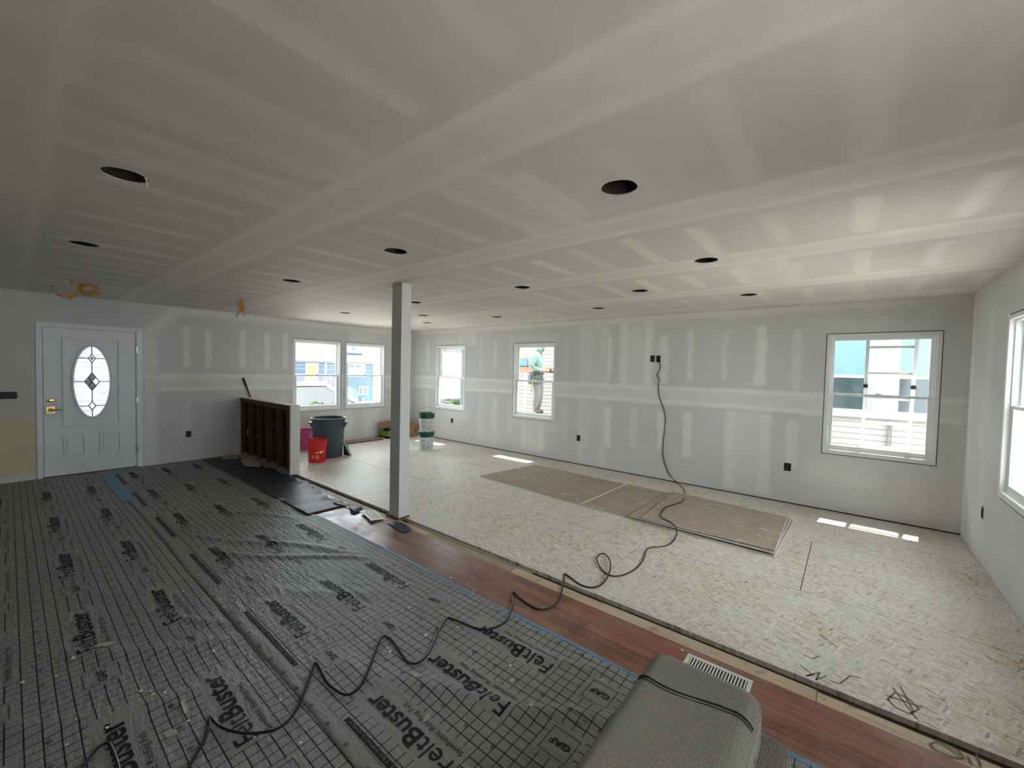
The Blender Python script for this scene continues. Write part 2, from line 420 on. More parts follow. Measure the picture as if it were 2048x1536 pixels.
def mud_ceil(U, V):
    m = np.zeros_like(U)
    for i, y in enumerate((-1.25, -.03, 1.15, 2.36, 3.54, 4.76, 5.95)):
        m = mx(m, band_h(U, V, XA, XC, y+.02*math.sin(i), .15, i*3, .06)*.8)
    seams = [-2.2, -1.25, -.03, 1.15, 2.36, 3.54, 4.76, 5.95, YB]
    for i in range(len(seams)-1):
        y0, y1 = seams[i]+.22, seams[i+1]-.2
        if y1-y0 < .3: continue
        for k, x in enumerate(np.arange(-8.13, .95, .408)):
            a = (.35+.55*((k*37+i*53) % 11)/10)*(1.25 if (i in (4, 5) and x > -3.2) or (i == 2 and x < -2.8) or (i == 3 and x < -2.9) else .8); q = .12*((k*29+i*17) % 7)/7
            m = mx(m, patch(U, V, x-.05, x+.05, y0+q, y1-q*.6, .022, k+i*3, .012, .9)*a)
    for x, y0, y1, a in ((-2.35, -.1, 1.1, .6), (-1.78, .0, 1.05, .5), (-1.45, 1.25, 2.25, .7), (.15, 1.25, 2.3, .5), (-5.1, 2.4, 3.5, .5), (-.6, 3.6, 4.7, .55), (-3.0, 3.6, 4.7, .5), (-7.1, .0, 1.1, .5)):
        m = mx(m, patch(U, V, x-.2, x-.09, y0, y1, .035, 2)*a, patch(U, V, x+.09, x+.2, y0, y1, .035, 4)*a, patch(U, V, x-.2, x+.2, y0, y1, .05, 6)*a*.5)
    m = mx(m, patch(U, V, .45, 1.0, 3.7, 4.6, .15, 5, .1, .9)*.5)
    m = m*(1-.85*patch(U, V, .17, .32, 2.72, 3.34, .012, 4, .03, .4))
    return m

walls = {}
HB = [hole(c) for c in B_WINS]; HA = [hole(c) for c in A_WINS]; HC = [hole(c) for c in C_WINS]
DOOR_Y0, DOOR_Y1 = .284, 1.236
arr = lambda *a: np.stack(np.broadcast_arrays(*a), 1)
o = grid_surface('wall_back', XA, XC, -.04, ZC, .03, HB, lambda u, v: arr(u, YB+0*u, v), mud_B, None, MAT_WALL); tag(o, 'long grey drywall wall with three windows and vertical mud streaks', 'wall', kind='structure')
o = grid_surface('wall_left', YR, YB, -.04, ZC, .03, HA+[(DOOR_Y0-.01, DOOR_Y1+.01, -.1, 2.045)], lambda u, v: arr(XA+0*u, u, v), mud_A, tint_A, MAT_WALL); tag(o, 'far wall with the white entry door and paired windows', 'wall', kind='structure')
o = grid_surface('wall_right', YR, YB, -.04, ZC, .04, HC, lambda u, v: arr(XC+0*u, u, v), mud_C, None, MAT_WALL); tag(o, 'short drywall wall at the right edge with one window', 'wall', kind='structure')
o = grid_surface('wall_rear', XA, XC, -.04, ZC, .2, [hole(c) for c in R_WINS], lambda u, v: arr(u, YR+0*u, v), lambda u, v: 0*u, None, MAT_WALL); tag(o, 'drywall wall behind the viewpoint', 'wall', kind='structure')
CANS = [(-2.713, .365), (-4.56, .379), (-2.722, 1.885), (-4.59, 1.904), (-.894, 1.867), (-.902, 3.44), (-2.748, 3.487), (-1.793, 4.32), (-.901, 5.154), (-4.597, 3.495), (-5.594, 4.432), (-6.526, 3.557), (-4.612, 5.197), (-2.748, 5.202), (-6.443, 5.204)]
o = grid_surface('ceiling', XA, XC, YR, YB, .035, [], lambda u, v: arr(u, v, ZC+0*u), mud_ceil, None, MAT_CEIL, CANS); tag(o, 'drywall ceiling with taped joints, screw-line mud stripes and can holes', 'ceiling', kind='structure')
# dark attic over the board so no sky shows through the cut-outs
MB().box(XA-.2, XC+.2, YR-.2, YB+.15, ZC+.30, ZC+.36).build('roof_deck', DARK).update_tag()
tag(bpy.data.objects['roof_deck'], 'dark roof deck above the ceiling', 'roof', kind='structure')
EAVE = M('soffit_white', (.6, .6, .6), .6, .04)
tag(MB().box(XA-.5, XC+.4, YB+.14, YB+.76, ZC+.02, ZC+.2).build('roof_eave', EAVE), 'white soffit and eave outside above the long wall windows', 'eave', kind='structure')
EXT = M('own_house_sheathing', (.45, .42, .36), .7, .1)
for nm, args in (('attic_band_back', (XA-.1, XC+.1, YB+.10, YB+.14, ZC-.2, ZC+.31)), ('attic_band_left', (XA-.14, XA-.10, YR, YB+.14, ZC-.2, ZC+.31)), ('attic_band_right', (XC+.10, XC+.14, YR, YB+.14, ZC-.2, ZC+.31)), ('attic_band_rear', (XA-.1, XC+.1, YR-.14, YR-.1, ZC-.2, ZC+.31))):
    tag(MB().box(*args).build(nm, EXT), 'outside rim of the house at ceiling height', 'wall', kind='structure')
# closing strips between wall boards and rim
tag(MB().box(XA-.1, XC+.1, YB+.005, YB+.10, ZC+.005, ZC+.02).box(XA-.14, XA-.005, YR, YB, ZC+.005, ZC+.02).box(XC+.005, XC+.14, YR, YB, ZC+.005, ZC+.02).box(XA-.1, XC+.1, YR-.14, YR-.005, ZC+.005, ZC+.02).build('trim_1', EXT), 'hidden blocking strip on top of the walls', 'trim', kind='structure')

# ------------------------------------------------------------------ floor
fl = MB().box(XA-.1, XC+.1, YR-.1, YB+.1, -.16, -.030).build('floor', M('dark_subfloor_gap', (.05, .028, .016), .85, .4, 14, world=True))
tag(fl, 'floor of strand board, red oak strip and bare wood', 'floor', kind='structure')
def panel(name, x0, x1, y0, y1, mat, z=0.0, th=.03, g=.0015, parent=fl):
    return MB().box(x0+g, x1-g, y0+g, y1-g, z-th, z).build(name, mat, parent)
for r, (y0, y1, off) in enumerate(((2.672, 3.75, .99), (3.75, 4.97, 2.21), (4.97, 6.19, .99), (6.19, 6.249, .5))):
    xs = [XC]
    x = off
    while x > XA+.3:
        if x < XC-.05: xs.append(x)
        x -= 2.44
    xs.append(XA)
    for a, b in zip(xs[1:], xs[:-1]): panel('osb_panel', a, b, y0, y1, MAT_OSB, g=.003)
# bare boards along the cut edge
x = XA
while x < XC-.01:
    L = min(random.uniform(.7, 1.7), XC-x)
    panel('bare_board', x, x+L, 2.515, 2.608+.012*math.sin(x*3), MAT_RAW, z=-.004, th=.026); x += L
# red oak strip floor
for k in range(6):
    y0 = 2.515-.0826*(k+1); x = XA-random.uniform(0, .6)
    while x < XC-.01:
        L = random.uniform(.5, 1.5); a, b = max(x, XA), min(x+L, XC)
        if b-a > .05: panel('oak_plank', a, b, y0, y0+.0826, MAT_HARD, z=random.uniform(-.0006, 0), th=.025, g=.0006)
        x += L
panel('subfloor_board', XA, XC, YR, 2.515-.0826*6, MAT_RAW, z=-.002, th=.025)
# torn strip of old flooring left at the cut line
tag(MB().prism([(-1.9, 2.62), (-2.8, 2.622), (-3.5, 2.618), (-3.5, 2.632), (-2.6, 2.64), (-1.9, 2.632)], -.026, -.006).build('bare_sliver', MAT_RAW, fl))
def scribble(pts, r=.004, z=.0012):
    mb = MB()
    for a, b in zip(pts[:-1], pts[1:]):
        a = Vector((*a, 0)); b = Vector((*b, 0)); d = (b-a).normalized(); n = Vector((-d.y, d.x, 0))*r
        mb.add([(*(a-n).xy, z), (*(b-n).xy, z), (*(b+n).xy, z), (*(a+n).xy, z)], [(0, 1, 2, 3)])
    return mb
PENCIL = M('faded_marker_ink', (.16, .15, .14), .7, .4, 40, world=True)
def mark(px, **k):
    pts = [P(a, b, 2, 0).xy for a, b in px]; scribble([tuple(p) for p in pts], **k).build('marker_line', PENCIL, fl)
mark([(1775, 1400), (1790, 1385), (1815, 1395), (1838, 1418), (1820, 1428), (1790, 1415), (1775, 1398)])
mark([(1785, 1375), (1835, 1440)]); mark([(1800, 1372), (1828, 1425)]); mark([(1770, 1390), (1845, 1415)])
mark([(1600, 1330), (1625, 1350), (1612, 1352), (1640, 1345), (1632, 1360), (1652, 1352)]); mark([(1608, 1310), (1625, 1318), (1640, 1312)])
mark([(1860, 1488), (1880, 1482), (1915, 1500), (1928, 1516), (1900, 1514), (1868, 1498), (1860, 1488)]); mark([(1872, 1480), (1920, 1512)]); mark([(1935, 1512), (1945, 1530)]); mark([(1952, 1508), (1962, 1532)])
mark([(1660, 1362), (1680, 1368), (1700, 1352), (1722, 1356)])

# stamped print on the strand board
def text_mesh(body, width, height=None, bold=0, res=3):
    cu = bpy.data.curves.new('t', 'FONT'); cu.body = body; cu.size = 1; cu.offset = bold; cu.resolution_u = res; cu.fill_mode = 'FRONT'
    ob = bpy.data.objects.new('t', cu); C.objects.link(ob)
    dg = bpy.context.evaluated_depsgraph_get(); me = ob.evaluated_get(dg).to_mesh()
    v = np.array([p.co[:2] for p in me.vertices]); f = [tuple(p.vertices) for p in me.polygons]
    ob.evaluated_get(dg).to_mesh_clear(); bpy.data.objects.remove(ob); bpy.data.curves.remove(cu)
    bm = bmesh.new(); vv = [bm.verts.new((*p, 0)) for p in v]
    for q in f:
        try: bm.faces.new([vv[k] for k in q])
        except ValueError: pass
    bmesh.ops.triangulate(bm, faces=bm.faces)
    for _ in range(2):
        lim = .16 if width > .2 and len(body) < 12 else 9
        es = [e_ for e_ in bm.edges if e_.calc_length() > lim]
        if es: bmesh.ops.subdivide_edges(bm, edges=es, cuts=1); bmesh.ops.triangulate(bm, faces=[q for q in bm.faces if len(q.verts) > 3])
    bm.verts.index_update(); v = np.array([p.co[:2] for p in bm.verts]); f = [tuple(w_.index for w_ in q.verts) for q in bm.faces]; bm.free()
    v[:, 0] -= v[:, 0].min(); s = width/v[:, 0].max(); v[:, 0] *= s
    cap = max(p[1] for p in v); v[:, 1] *= (height/cap if height else s)
    return v, f

# ------------------------------------------------------------------ windows
WOODD = M('rough_opening_wood', (.06, .045, .035), .8, .3, 20)
def make_window(name, mat4, label, H=WZ1-WZ0, W=WIN):
    e = empty(name, mat=mat4); tag(e, label, 'window', kind='structure')
    h = W/2
    def ring(x0, x1, z0, z1, t, y0, y1, tb=None, tt=None):
        tb = tb or t; tt = tt or t; m = MB()
        m.box(x0, x0+t, y0, y1, z0, z1).box(x1-t, x1, y0, y1, z0, z1).box(x0+t, x1-t, y0, y1, z0, z0+tb).box(x0+t, x1-t, y0, y1, z1-tt, z1); return m
    ring(-h-.05, h+.05, -.05, H+.05, .047, -.13, -.010).build('rough_opening', WOODD, e)
    ring(-h, h, 0, H, .036, -.115, .003, .05).build('frame', WHITE, e, bevel=.003)
    ring(-h+.036, h-.036, .05, H-.036, .014, -.115, -.028, .012).build('jamb_stop', WHITE, e, bevel=.002)
    mz = H*.497
    up = ring(-h+.040, h-.040, mz-.012, H-.040, .036, -.098, -.070, .03).build('upper_sash', WHITE, e, bevel=.003)
    MB().box(-h+.07, h-.07, -.0855, -.0825, mz+.012, H-.07).build('pane', MAT_GLASS, up)
    lo = ring(-h+.042, h-.042, .054, mz+.016, .040, -.064, -.034, .052, .028).build('lower_sash', WHITE, e, bevel=.003)
    MB().box(-h+.078, h-.078, -.0505, -.0475, .10, mz-.006).build('pane', MAT_GLASS, lo)
    lk = MB().box(-.028, .028, -.062, -.04, mz+.016, mz+.024).tube([(-.02, -.05, mz+.026), (.025, -.044, mz+.03)], .005, 6).build('sash_lock', WHITE, lo)
    # daylight portal: guides sky sampling through this opening, gives no light itself
    pl = bpy.data.lights.new('portal', 'AREA'); pl.shape = 'RECTANGLE'; pl.size = W; pl.size_y = H; pl.cycles.is_portal = True
    po = bpy.data.objects.new('window_portal', pl); C.objects.link(po)
    po.matrix_world = mat4 @ Matrix.Translation((0, -.14, H/2)) @ Matrix.Rotation(-PI/2, 4, 'X') @ Matrix.Rotation(PI, 4, 'Y') if False else mat4 @ Matrix.Translation((0, -.14, H/2)) @ Matrix.Rotation(PI/2, 4, 'X')
    return e
make_window('window_1', on_A(A_WINS[0], WZ0), 'white double-hung window left of the pair on the door wall')
make_window('window_2', on_A(A_WINS[1], WZ0), 'white double-hung window right of the pair, next to the column')
make_window('window_3', on_B(B_WINS[0], WZ0), 'white double-hung window nearest the far corner on the long wall')
make_window('window_4', on_B(B_WINS[1], WZ0), 'white double-hung window on the long wall showing the worker outside')
make_window('window_5', on_B(B_WINS[2], WZ0), 'white double-hung window with the ladder outside, near the right corner')
make_window('window_6', on_C(C_WINS[0], WZ0), 'white double-hung window cut by the right edge')
for k_, c_ in enumerate(C_WINS[1:]): make_window('window_%d' % (7+k_), on_C(c_, WZ0), ('second', 'third', 'fourth')[k_]+' double-hung window on the right wall, unseen and added for daylight')
for k_, c_ in enumerate(R_WINS): make_window('window_%d' % (12+k_), on_R(c_, WZ0), 'double-hung window in the wall behind the viewpoint')

# ------------------------------------------------------------------ entry door (local x runs to -y of the room)
dmat = on_A(.76, 0)
door = empty('door_1', mat=dmat); tag(door, 'white entry door with oval leaded glass and brass lever', 'door', kind='structure')
def rect_ell(hw, z0, z1, cz, a, b, y, n=64):
    out = []; inn = []
    for i in range(n):
        t = 2*PI*i/n; c, s = math.cos(t), math.sin(t)
        inn.append((a*c, y, cz+b*s))
        k = min((hw/abs(c)) if abs(c) > 1e-9 else 1e9, ((z1-cz) if s > 0 else (cz-z0))/abs(s) if abs(s) > 1e-9 else 1e9)
        out.append((c*k, y, cz+s*k))
    return out, inn
def slab_with_oval(hw, z0, z1, cz, a, b, y0, y1):
    m = MB(); n = 64
    o1, i1 = rect_ell(hw, z0, z1, cz, a, b, y1); o0, i0 = rect_ell(hw, z0, z1, cz, a, b, y0)
    # snap nearest outline points to the corners
    for oo in (o0, o1):
        for cx, cz_ in ((hw, z1), (-hw, z1), (-hw, z0), (hw, z0)):
            k = min(range(n), key=lambda q: (oo[q][0]-cx)**2+(oo[q][2]-cz_)**2); oo[k] = (cx, oo[k][1], cz_)
    m.add(o1+i1+o0+i0, [f for q in range(n) for p in [(q+1) % n] for f in ((q, p, n+p, n+q), (2*n+q, 3*n+q, 3*n+p, 2*n+p), (q, 2*n+q, 2*n+p, p), (n+q, n+p, 3*n+p, 3*n+q))])
    return m
CZ, OA, OB = 1.30, .183, .50
slab_with_oval(.4595, .015, 2.028, CZ, OA, OB, -.045, -.002).build('slab', WPAINT, door)
ell = lambda a, b, y, n=64: [(a*math.cos(2*PI*i/n), y, CZ+b*math.sin(2*PI*i/n)) for i in range(n)]
MB().tube(ell(OA+.012, OB+.012, .002), .016, 8, True).build('oval_moulding', WPAINT, door, smooth=True)
gp = MB().add([(0, -.02, CZ)]+ell(OA+.004, OB+.004, -.02), [(0, 1+i, 1+(i+1) % 64) for i in range(64)]).build('oval_pane', MAT_OBSC, door)
LEAD = M('lead_came', (.10, .105, .12), .4, .1, 20, metal=.6)
cm = MB(); yy = -.012
def bar(a, b, r=.006): cm.tube([(a[0], yy, a[1]), (b[0], yy, b[1])], r, 5)
def dia(cz, w, h): bar((-w, cz), (0, cz+h)); bar((0, cz+h), (w, cz)); bar((w, cz), (0, cz-h)); bar((0, cz-h), (-w, cz))
dia(CZ, .075, .125); dia(CZ+.33, .036, .06); dia(CZ-.345, .036, .06)
bar((0, CZ+OB), (0, CZ+.39)); bar((0, CZ+.27), (0, CZ+.125)); bar((0, CZ-.125), (0, CZ-.285)); bar((0, CZ-.405), (0, CZ-OB))
bar((-OA, CZ), (-.075, CZ)); bar((.075, CZ), (OA, CZ))
for s in (-1, 1):
    for dz, x in ((.33, .135), (-.345, .13)): bar((s*x, CZ+dz), (s*.036, CZ+dz))
bar((-.0375, CZ+.0625), (.0375, CZ-.0625), .006); bar((.0375, CZ+.0625), (-.0375, CZ-.0625), .006)
cm.build('lead_came', LEAD, gp)
BEV = M('bevelled_grey_glass', (.62, .66, .74), .15, .1, 20)
for cx, cz, s in ((0, CZ+.065, .034), (.034, CZ, .034), (0, CZ-.06, .036), (0, CZ+.33, .02)):
    MB().add([(cx-s, -.015, cz), (cx, -.015, cz+s*1.5), (cx+s, -.015, cz), (cx, -.015, cz-s*1.5), (cx, -.011, cz)], [(0, 1, 4), (1, 2, 4), (2, 3, 4), (3, 0, 4)]).build('bevel_piece', BEV, gp)
def rect_mould(x0, x1, z0, z1, t, nm):
    m = MB(); m.box(x0, x0+t, -.002, .018, z0, z1).box(x1-t, x1, -.002, .018, z0, z1).box(x0+t, x1-t, -.002, .018, z0, z0+t).box(x0+t, x1-t, -.002, .018, z1-t, z1)
    m.build(nm, WPAINT, door, bevel=.004)
rect_mould(-.297, .288, .675, 1.905, .028, 'panel_moulding')
for x0, x1 in ((-.295, -.07), (.068, .285)):
    rect_mould(x0, x1, .27, .562, .02, 'panel_moulding')
    MB().box(x0+.035, x1-.035, -.002, .013, .305, .527).build('raised_panel', WPAINT, door, bevel=.004)
cas = MB().box(-.538, -.474, .0, .018, 0, 2.10).box(.474, .525, .0, .018, 0, 2.10).box(-.474, .474, .0, .018, 2.04, 2.10); cas.build('casing', WPAINT, door, bevel=.004)
MB().box(-.474, -.467, -.1, .004, 0, 2.04).box(.467, .474, -.1, .004, 0, 2.04).box(-.474, .474, -.1, .004, 2.033, 2.04).box(-.474, -.44, -.07, -.046, 0, 2.04).box(.44, .474, -.07, -.046, 0, 2.04).box(-.44, .44, -.07, -.046, 2.0, 2.04).build('jamb', WPAINT, door)
MB().box(-.474, .474, -.12, .03, -.003, .012).build('threshold', M('dark_red_threshold', (.07, .02, .015), .6, .2), door)
for z in (1.77, 1.02, .267):
    MB().tube([(-.467, .006, z-.05), (-.467, .006, z+.05)], .008, 8).box(-.49, -.465, 0.018, .0205, z-.045, z+.045).build('hinge', STEEL, door)
dx = .398
MB().lathe([(.026, 0), (.03, .004), (.024, .012), (.012, .014)], 20).xform(Matrix.Translation((dx, 0, 1.047)) @ Matrix.Rotation(-PI/2, 4, 'X') @ Matrix.Diagonal((1.25, .8, 1, 1))).build('deadbolt', BRASS, door, smooth=True)
pl_ = MB().box(dx-.045, dx+.045, 0, .009, .862, .972).build('lock_plate', BRASS, door, bevel=.006)
MB().lathe([(.024, 0), (.02, .02), (.012, .03), (.012, .05)], 16).xform(Matrix.Translation((dx, .009, .918)) @ Matrix.Rotation(-PI/2, 4, 'X')).build('rose', BRASS, pl_, smooth=True)
MB().tube([(dx, .055, .918), (dx-.03, .06, .918), (dx-.07, .058, .924), (dx-.095, .055, .92), (dx-.108, .053, .908)], [.009, .008, .007, .006, .005], 8).build('lever', BRASS, pl_, smooth=True)
MB().box(.43, .465, 0, .012, 1.955, 2.01).box(.478, .492, .018, .03, 1.96, 2.0).build('latch_block', WHITE, door)
# outside porch light behind door needs nothing: sky lights the pane

tag(MB().box(XA, XC, YB-.003, YB, -.02, .013).build('gap_shade_strip', DARK), 'dark strip painted for the shaded gap along the foot of the long wall', 'trim', kind='structure')  # dark strip painted in place of the shaded gap under the boards
BASE = M('white_baseboard_paint', (.70, .70, .68), .45, .03)
bb = MB().box(XA+.001, XA+.016, YR, .222, 0, .085).build('baseboard_left', BASE, bevel=.004); tag(bb, 'white baseboard left of the entry door', 'baseboard', kind='structure')

# ------------------------------------------------------------------ half wall with open studs
hw = empty('wall_half', (XA, 2.6, 0)); tag(hw, 'waist-high stub wall with open dark studs and white capped end', 'half wall', kind='structure')
HL = 2.095
for x in (0.03, .39, .79, 1.165, 1.585, 1.95, 2.01):
    MB().box(x, x+.038, 0.005, .095, .04, .93).build('stud', MAT_STUD, hw)
MB().box(.002, HL-.045, .0, .1, .93, .968).build('top_plate', MAT_STUD, hw)
MB().box(.002, HL-.045, .0, .1, .968, 1.003).build('top_plate', MAT_STUD, hw)
MB().box(.002, HL-.045, .0, .1, .0, .04).build('bottom_plate', MAT_RAW, hw)
MB().box(.002, HL-.03, .096, .103, .0, .93).build('sheathing', MAT_STUD, hw)
MB().box(.002, HL-.03, .103, .116, .0, 1.003).build('drywall_face', MAT_WALL, hw)
HWW = M('primed_drywall', (.70, .70, .69), .7, .03)
MB().box(HL-.045, HL, -.014, .122, 0, 1.004).build('end_cap', HWW, hw, bevel=.003)
MB().box(0.002, HL, -.014, .122, 1.004, 1.016).build('cap_board', HWW, hw, bevel=.002)
MB().box(.16, .21, .055, .095, .35, .45).tube([(.21, .07, .41), (.3, .06, .42), (.385, .06, .40)], .006, 6).tube([(.55, .06, .36), (.66, .06, .38), (.78, .06, .33)], .008, 6).build('wiring_box', M('pale_box_plastic', (.5, .5, .52), .5), hw)
MB().tube([(.95, .06, .93), (.94, .06, .7), (.98, .06, .55), (.96, .06, .4)], .007, 6).build('old_wire', M('old_wire_jacket', (.16, .15, .10), .6), hw)

# ------------------------------------------------------------------ support column
col = empty('support_column', (-3.715, 2.66, 0)); tag(col, 'square white-grey support column standing at the floor seam', 'column')
PC = M('primed_column', (.64, .63, .61), .55, .03)
MB().box(-.085, .085, -.062, .062, .012, ZC).build('shaft', PC, col, bevel=.003)
MB().box(-.11, .10, -.085, .07, -.02, .012).build('base_shim', M('stained_shim', (.12, .08, .055), .7, .3, 20), col)

# ------------------------------------------------------------------ felt underlayment
def ridge(x, y, p, q, h, wd):
    p = np.array(p); q = np.array(q); d = q-p; L = np.hypot(*d); d = d/L
    s = (x-p[0])*d[0]+(y-p[1])*d[1]; t = -(x-p[0])*d[1]+(y-p[1])*d[0]+.03*np.sin(s*5)
    env = np.exp(-np.maximum(0, np.maximum(-s, s-L))**2/.02)
    return h*env*np.exp(-(t/wd)**2)
RID = []
for (a, b, c, d, h, wd) in ((400, 1075, 700, 1105, .016, .035), (450, 1110, 720, 1120, .014, .03), (350, 1020, 570, 1035, .012, .03), (20, 1470, 370, 1395, .022, .06), (150, 1310, 420, 1290, .014, .05), (850, 1370, 1180, 1450, .020, .05), (700, 1335, 900, 1390, .012, .06), (560, 1180, 720, 1190, .008, .05), (830, 1100, 930, 1165, .006, .05), (1040, 1300, 1160, 1330, .012, .03), (470, 1205, 560, 1340, .008, .02), (330, 1230, 420, 1240, .012, .03)):
    RID.append((tuple(P(a, b, 2, 0).xy), tuple(P(c, d, 2, 0).xy), h, wd))
def felt_h(x, y):
    x = np.asarray(x, float); y = np.asarray(y, float)
    z = .0055+.0016*np.sin(x*6.3+1.3*np.sin(y*4.1))+.0012*np.sin(y*17+2*np.sin(x*3.7)+x*4)+.0012*np.sin(x*13.1-y*9)
    for p, q, h, wd in RID: z = z+ridge(x, y, p, q, h, wd)
    return np.maximum(z, .0015)
def felt_sheet(name, x0, x1, y0, y1, mat, dz, label, wave0=0, wave1=0):
    nx, ny = int((x1-x0)/.022), max(3, int((y1-y0)/.022))
    xs = np.linspace(x0, x1, nx); ts = np.linspace(0, 1, ny)
    X, T = np.meshgrid(xs, ts, indexing='ij')
    ya = y0+wave0*(np.sin(X*2.1)+.5*np.sin(X*5.3)); yb = y1+wave1*(np.sin(X*2.7+1)+.6*np.sin(X*6.1))
    Y = ya+(yb-ya)*T; Z = felt_h(X, Y)+dz
    co = np.stack([X.ravel(), Y.ravel(), Z.ravel()], 1); n = nx*ny
    lo = co.copy(); lo[:, 2] -= .0012
    I, J = np.meshgrid(np.arange(nx-1), np.arange(ny-1), indexing='ij'); I = I.ravel(); J = J.ravel()
    f = np.stack([I*ny+J, (I+1)*ny+J, (I+1)*ny+J+1, I*ny+J+1], 1)
    edge = [i*ny for i in range(nx)]+[(nx-1)*ny+j for j in range(1, ny)]+[i*ny+ny-1 for i in range(nx-2, -1, -1)]+[j for j in range(ny-2, 0, -1)]
    side = [[edge[k], n+edge[k], n+edge[(k+1) % len(edge)], edge[(k+1) % len(edge)]] for k in range(len(edge))]
    me = bpy.data.meshes.new(name); me.from_pydata(np.concatenate([co, lo]).tolist(), [], f.tolist()+(f[:, ::-1]+n).tolist()+side)
    me.polygons.foreach_set('use_smooth', [True]*len(me.polygons)); me.materials.append(mat); me.update()
    o = bpy.data.objects.new(name, me); C.objects.link(o); tag(o, label, 'floor covering'); return o
XS_R, YS_R = -1.782, 1.030
XS_L, YS_L = -2.505, .568
FELT_R = mat_felt('felt_print_right', XS_R, YS_R, .936, 1.188, -1.155)
FELT_L = mat_felt('felt_print_left', XS_L, YS_L, -9, .70, -1.875)
feltL = felt_sheet('roofing_felt_sheet', XA+.03, -.25, -1.5, .93, FELT_L, 0, 'grey printed roofing felt sheet lying in front of the entry door')
feltR = felt_sheet('roofing_felt_sheet', XA+.05, .55, .862, 2.075, FELT_R, .0035, 'grey printed roofing felt sheet beside the red oak strip', .006, .008)
T_FELT = text_mesh('Felt', .2001, .086); T_FELT[0][:, 0] *= .178/.2001; T_BUST = text_mesh('Buster', .362, .086, .022); T_SUB = text_mesh('Synthetic Roofing Felt', .392, .026); T_GAF = text_mesh('GAF', .098, .034, .03)
T_BAR = text_mesh('EXTRA TRACTION TECHNOLOGY', .70, .013, .01, 2)
def place(mb, tm, xr, yb, dz):
    v, f = tm; x = xr-v[:, 0]; y = yb-v[:, 1]
    z = felt_h(x, y)+dz; mb.add(np.stack([x, y, z], 1).tolist(), f)
def quad(mb, x0, x1, y0, y1, dz, n=1):
    for k in range(n):
        a = x0+(x1-x0)*k/n; b = x0+(x1-x0)*(k+1)/n
        xs = np.array([a, b, b, a]); ys = np.array([y0, y0, y1, y1]); mb.add(np.stack([xs, ys, felt_h(xs, ys)+dz], 1).tolist(), [(0, 1, 2, 3)])
def nail(mb, x, y, dz, r=.0105):
    n = 12; a = np.arange(n)*2*PI/n
    xo = np.concatenate([x+r*np.cos(a), x+(r-.0022)*np.cos(a)]); yo = np.concatenate([y+r*np.sin(a), y+(r-.0022)*np.sin(a)])
    mb.add(np.stack([xo, yo, felt_h(xo, yo)+dz], 1).tolist(), [(i, (i+1) % n, n+(i+1) % n, n+i) for i in range(n)])
    quad(mb, x-r*1.1, x+r*1.1, y-.0012, y+.0012, dz); quad(mb, x-.0012, x+.0012, y-r*1.1, y+r*1.1, dz)
def prints(sheet, xF, ytops, dz, x_lo, x_hi, nail_rows):
    mb = MB()
    for k in range(-2, 7):
        x = xF-1.247*k
        for yt in ytops:
            if x_lo+.6 < x < x_hi:
                place(mb, T_FELT, x, yt+.087, dz); place(mb, T_BUST, x-.188, yt+.087, dz); place(mb, T_SUB, x, yt+.140, dz)
            gx = x+.215
            if x_lo+.1 < gx and gx+.135 < x_hi:
                t = .0032
                quad(mb, gx, gx+.134, yt-.002, yt-.002+t, dz, 2); quad(mb, gx, gx+.134, yt+.132, yt+.132+t, dz, 2)
                quad(mb, gx, gx+t, yt, yt+.132, dz, 1); quad(mb, gx+.131, gx+.134, yt, yt+.132, dz, 1)
                place(mb, T_GAF, gx+.117, yt+.084, dz)
    x = x_hi-.1
    for y in nail_rows:
        xx = -1.735+.157*20
        while xx > max(x_lo, -5.5):
            if xx < x_hi-.05: nail(mb, xx, y, dz)
            xx -= .157
    o = mb.build('printed_lettering', INK, sheet); tag(o, 'black printed lettering, boxes and nail marks', kind='stuff'); return o
prints(feltR, -1.180, (1.043, 1.407, 1.771), .0035+.0032, XA+.1, .5, (.883, 1.281, 1.645, 2.03))
prints(feltL, -1.903, (.582, .218, -.146, -.51, -.874), .0032, XA+.1, -.3, (.46, .09, -.27))
mb = MB(); mt = MB()
for k in range(-1, 6):
    x1 = -.965-1.2475*k+.0
    if x1 > .4: continue
    quad(mb, x1-.735, x1, .939, .966, .0035+.0016, 8); place(mt, T_BAR, x1-.015, .960, .0035+.0024)
tag(mb.build('printed_bar', INK, feltR), kind='stuff'); tag(mt.build('bar_lettering', M('grey_reversed_print', (.16, .16, .16), .6), feltR), kind='stuff')
mb = MB()
x = -.3
while x > -7.5:
    quad(mb, x-.010, x, .929, .9315, .0035+.0016); x -= .019
tag(mb.build('dashed_lap_line', INK, feltR), kind='stuff')

# painter's tape
TAPE = M('blue_masking_tape', (.12, .26, .42), .55, .15, 25, world=True)
def ribbon(name, xs, y0f, y1f, zf, mat, parent=None):
    mb = MB(); 
    for a, b in zip(xs[:-1], xs[1:]):
        mb.add([(a, y0f(a), zf(a, y0f(a))), (b, y0f(b), zf(b, y0f(b))), (b, y1f(b), zf(b, y1f(b))), (a, y1f(a), zf(a, y1f(a)))], [(0, 1, 2, 3)])
    o = mb.build(name, mat, parent); s = o.modifiers.new('thick', 'SOLIDIFY'); s.thickness = .0006; s.offset = 1; return o
o = ribbon('masking_tape', list(np.linspace(-4.3, .5, 60)), lambda x: 2.064+.005*math.sin(x*3), lambda x: 2.100+.004*math.sin(x*4+1), lambda x, y: .0012 if y > 2.09 else float(felt_h(x, y))+.005, TAPE)
tag(o, 'thin blue masking tape line along the felt edge by the oak strip', 'tape')
